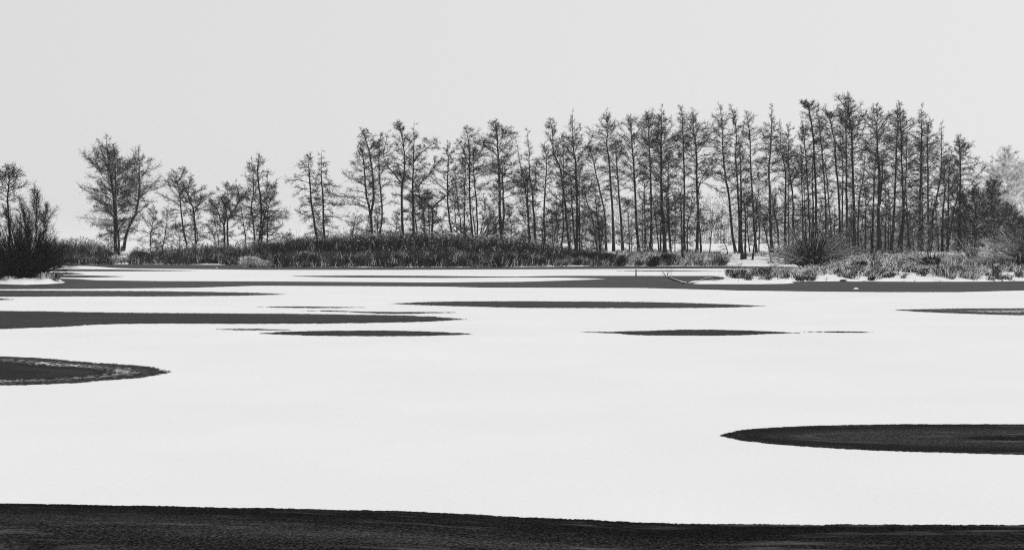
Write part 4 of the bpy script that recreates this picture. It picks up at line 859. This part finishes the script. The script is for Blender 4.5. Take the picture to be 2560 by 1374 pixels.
def build_small():
    p = on_plane(1590, 692); k = PXM(p[1]); root = empty('wooden_post', p, 'short weathered wooden post standing alone in the ice', 'post')
    h = 21 * k; P = [(0, 0, -.1), (.002, 0, h * .35), (-.004, 0, h * .7), (.004, 0, h * .93)]
    V, Q, T = rope(P, [.045, .043, .04, .036], 8); link('post', mesh_np('post', V, [Q, T], True), M['wood'], root)
    V, Q, T = rope([(.004, 0, h * .93), (.004, 0, h * .97), (.004, 0, h)], [.045, .045, .02], 8); link('snow_cap', mesh_np('snow_cap', V, [Q, T], True), M['snow'], root)
    def limb(name, label, stems, seed, Yb):
        rs = np.random.RandomState(seed); base = on_plane(*stems[0][0][0]); root = empty(name, base, label, 'branch'); k = PXM(base[1]); Y0 = base[1]
        for j, (pts, w) in enumerate(stems):
            P = [at_depth(x, y, Y0 + .3 * math.sin(j * 2.1 + i * .8) * (i > 0)) - base for i, (x, y) in enumerate(pts)]
            P = resample(P, 4 * len(pts)); r = np.linspace(w, w * .35, len(P)) * k * .5
            V, Q, T = rope(P, r, 6); link('limb' if w > 1.6 else 'twig', mesh_np('limb', V, [Q, T], True), M['bark_dark'], root)
            if w > 1.4:
                V, Q, T = rope(P[1:] + np.array([0, 0, 1.0]) * r[1:, None] * .75, r[1:] * .6, 6); link('snow_strip', mesh_np('snow_strip', V, [Q, T], True), M['snow'], root)
    limb('fallen_branch', 'forked fallen branch on the ice, snowy twigs curling up, left end of the spit',
         [([(1722, 709.5), (1700, 704), (1680, 698), (1665, 690), (1659, 681)], 4.2), ([(1712, 708), (1690, 700), (1672, 692), (1668, 684), (1672, 676)], 3.0),
          ([(1722, 709), (1735, 706), (1748, 705)], 3.2), ([(1660, 690), (1655, 684), (1649, 687)], 1), ([(1661, 685), (1655, 678), (1652, 672)], .9), ([(1672, 680), (1678, 672), (1680, 663)], .9),
          ([(1668, 686), (1676, 681), (1681, 681)], .8), ([(1673, 690), (1679, 684), (1678, 675)], .9), ([(1671, 677), (1667, 671), (1665, 665)], .8), ([(1676, 679), (1682, 675), (1686, 668)], .8)], 3, 80)
    limb('fallen_branch', 'arched fallen branch half buried in the snow, middle of the spit',
         [([(1744, 707), (1752, 701), (1764, 695), (1778, 692), (1790, 691.5)], 2.4), ([(1748, 706), (1757, 698), (1770, 695), (1782, 698), (1797, 705)], 2.0), ([(1762, 697), (1775, 697), (1786, 703)], 1.2),
          ([(1778, 692), (1792, 697), (1803, 703)], 1.1), ([(1768, 695), (1771, 690), (1768, 684)], .8)], 5, 80)
    limb('fallen_branch', 'small forked twig sticking out of the snow, right part of the spit',
         [([(1838, 707), (1844, 704), (1846, 697)], 1.7), ([(1840, 706), (1836, 702)], 1), ([(1843, 705), (1849, 702)], 1)], 6, 80)
    snow_lump('small pointed heap of snow alone on the dark ice right of the spit', 2140, 723, 16, 4.5, 1)
    snow_lump('tiny snow crumb on the ice below the left reeds', 542, 670, 9, 2, 2)

# ------------------------------------------------------------------ far away
def build_far():
    rs = np.random.RandomState(9)
    # pale far wood across the field: crowns of many trees read as one mass
    ox = [1280, 1330, 1380, 1450, 1520, 1600, 1680, 1760, 1840, 1900, 1980, 2060, 2150, 2300, 2450, 2620]
    oy = [588, 560, 545, 530, 520, 505, 490, 478, 488, 500, 510, 505, 500, 500, 510, 520]
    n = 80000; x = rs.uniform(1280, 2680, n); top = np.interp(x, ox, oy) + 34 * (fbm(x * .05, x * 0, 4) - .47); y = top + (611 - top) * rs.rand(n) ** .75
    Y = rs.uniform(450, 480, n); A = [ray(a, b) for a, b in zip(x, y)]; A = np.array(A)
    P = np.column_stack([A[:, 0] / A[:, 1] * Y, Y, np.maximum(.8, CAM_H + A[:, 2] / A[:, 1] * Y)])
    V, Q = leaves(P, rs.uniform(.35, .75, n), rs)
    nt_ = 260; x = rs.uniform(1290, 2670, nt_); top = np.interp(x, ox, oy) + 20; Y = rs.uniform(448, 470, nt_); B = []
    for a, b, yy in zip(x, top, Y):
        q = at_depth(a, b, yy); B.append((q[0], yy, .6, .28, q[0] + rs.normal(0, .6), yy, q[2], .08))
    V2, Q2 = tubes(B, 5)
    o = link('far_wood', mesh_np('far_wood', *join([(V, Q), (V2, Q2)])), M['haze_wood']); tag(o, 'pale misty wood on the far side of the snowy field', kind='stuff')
    # hedge line on the left horizon
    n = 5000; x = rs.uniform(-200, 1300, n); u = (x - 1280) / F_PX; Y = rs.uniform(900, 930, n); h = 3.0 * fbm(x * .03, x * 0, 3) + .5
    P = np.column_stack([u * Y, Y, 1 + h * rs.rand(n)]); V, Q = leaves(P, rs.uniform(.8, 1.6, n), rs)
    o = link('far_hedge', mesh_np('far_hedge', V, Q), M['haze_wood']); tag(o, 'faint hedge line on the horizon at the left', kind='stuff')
    fm = ('haze_frost_bark', 'haze_frost_bark', 'haze_frost_leaf')
    make_tree('hazy_frosted_tree', 'big pale tree fading into the mist at the right edge, the nearer rounded one',
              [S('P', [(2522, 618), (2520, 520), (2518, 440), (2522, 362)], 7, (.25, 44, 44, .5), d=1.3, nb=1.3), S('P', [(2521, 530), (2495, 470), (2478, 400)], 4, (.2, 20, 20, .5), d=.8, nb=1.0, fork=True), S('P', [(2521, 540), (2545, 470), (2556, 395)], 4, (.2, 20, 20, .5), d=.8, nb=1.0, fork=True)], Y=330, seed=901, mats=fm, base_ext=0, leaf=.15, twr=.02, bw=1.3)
    make_tree('hazy_frosted_tree', 'pale misty tree cut by the right edge of the picture',
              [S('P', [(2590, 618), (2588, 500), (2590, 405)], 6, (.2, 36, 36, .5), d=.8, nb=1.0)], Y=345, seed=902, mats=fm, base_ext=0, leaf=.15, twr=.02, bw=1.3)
    make_tree('hazy_frosted_tree', 'low pale misty tree between the dark scrub and the big faded tree',
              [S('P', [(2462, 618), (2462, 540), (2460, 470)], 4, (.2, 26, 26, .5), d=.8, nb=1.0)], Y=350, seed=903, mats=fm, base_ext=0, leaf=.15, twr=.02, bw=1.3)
def build_undergrowth():
    rs = np.random.RandomState(19); ox = [1980, 2060, 2120, 2200, 2300, 2380, 2420, 2480, 2540, 2620]; oy = [612, 590, 572, 566, 560, 548, 520, 500, 530, 560]
    n = 15000; x = rs.uniform(1990, 2640, n); top = np.interp(x, ox, oy) + 50 * (fbm(x * .06, x * 0 + 3, 4) - .47); y = top + (636 - top) * rs.rand(n) ** .8; Y = rs.uniform(163, 190, n)
    A = np.array([ray(a, b) for a, b in zip(x, y)]); P = np.column_stack([A[:, 0] / A[:, 1] * Y, Y, CAM_H + A[:, 2] / A[:, 1] * Y]); c = fbm(P[:, 0] * .6, P[:, 2] * .8, 4); P = P[c > .44]; n = len(P)
    D = rs.normal(0, 1, (n, 3)) * (.25, .25, .2) + (0, 0, .35); V, Q = tubes(np.column_stack([P - D, np.full(n, .014), P + D, np.full(n, .007)]), 3)
    P2 = np.repeat(P, 3, 0) + rs.normal(0, .35, (n * 3, 3)); V2, Q2 = leaves(P2, rs.uniform(.08, .17, n * 3), rs)
    o = link('undergrowth', mesh_np('undergrowth', *join([(V, Q), (V2, Q2)])), M['under']); tag(o, 'grey twiggy undergrowth between and behind the trunks of the right wood', kind='stuff')
def build_haze():
    x, y0, y1, z0, z1 = 4400, -90, 6400, -2, 26
    V = np.array([(a, b, c) for a in (-x, x) for b in (y0, y1) for c in (z0, z1)], float)
    Q = np.array([(0, 1, 3, 2), (4, 6, 7, 5), (0, 4, 5, 1), (2, 3, 7, 6), (0, 2, 6, 4), (1, 5, 7, 3)])
    m, n, l, o = newmat('haze_air'); v = N(n, 'ShaderNodeVolumePrincipled'); v.inputs['Color'].default_value = grey(.98); v.inputs['Density'].default_value = .0002
    v.inputs['Anisotropy'].default_value = .2; l.new(v.outputs[0], o.inputs['Volume'])
    ob = link('haze', mesh_np('haze', V, Q), m); ob['kind'] = 'stuff'; ob['label'] = 'thin winter haze over the lake and fields'

build_land(); build_lake(); build_ice()
mound('islet', [(-260, 710), (0, 711.5), (60, 713), (110, 711.5), (150, 709.5), (170, 707.5)], [(-260, 690), (0, 688), (90, 691), (130, 697), (150, 702), (170, 706)], .42, rough=.6)
mound('snowbank', [(1716, 709), (1740, 711), (1800, 711.6), (1900, 712), (1960, 710.5), (1995, 708.5)], [(1716, 706), (1740, 704), (1780, 702), (1830, 699), (1900, 699), (1995, 706.5)], .11, rough=.5)
build_trees(); build_scrub(); build_shrubs(); build_reeds(); build_bank_grass(); build_tussocks(); build_small(); build_far(); build_undergrowth(); build_haze()
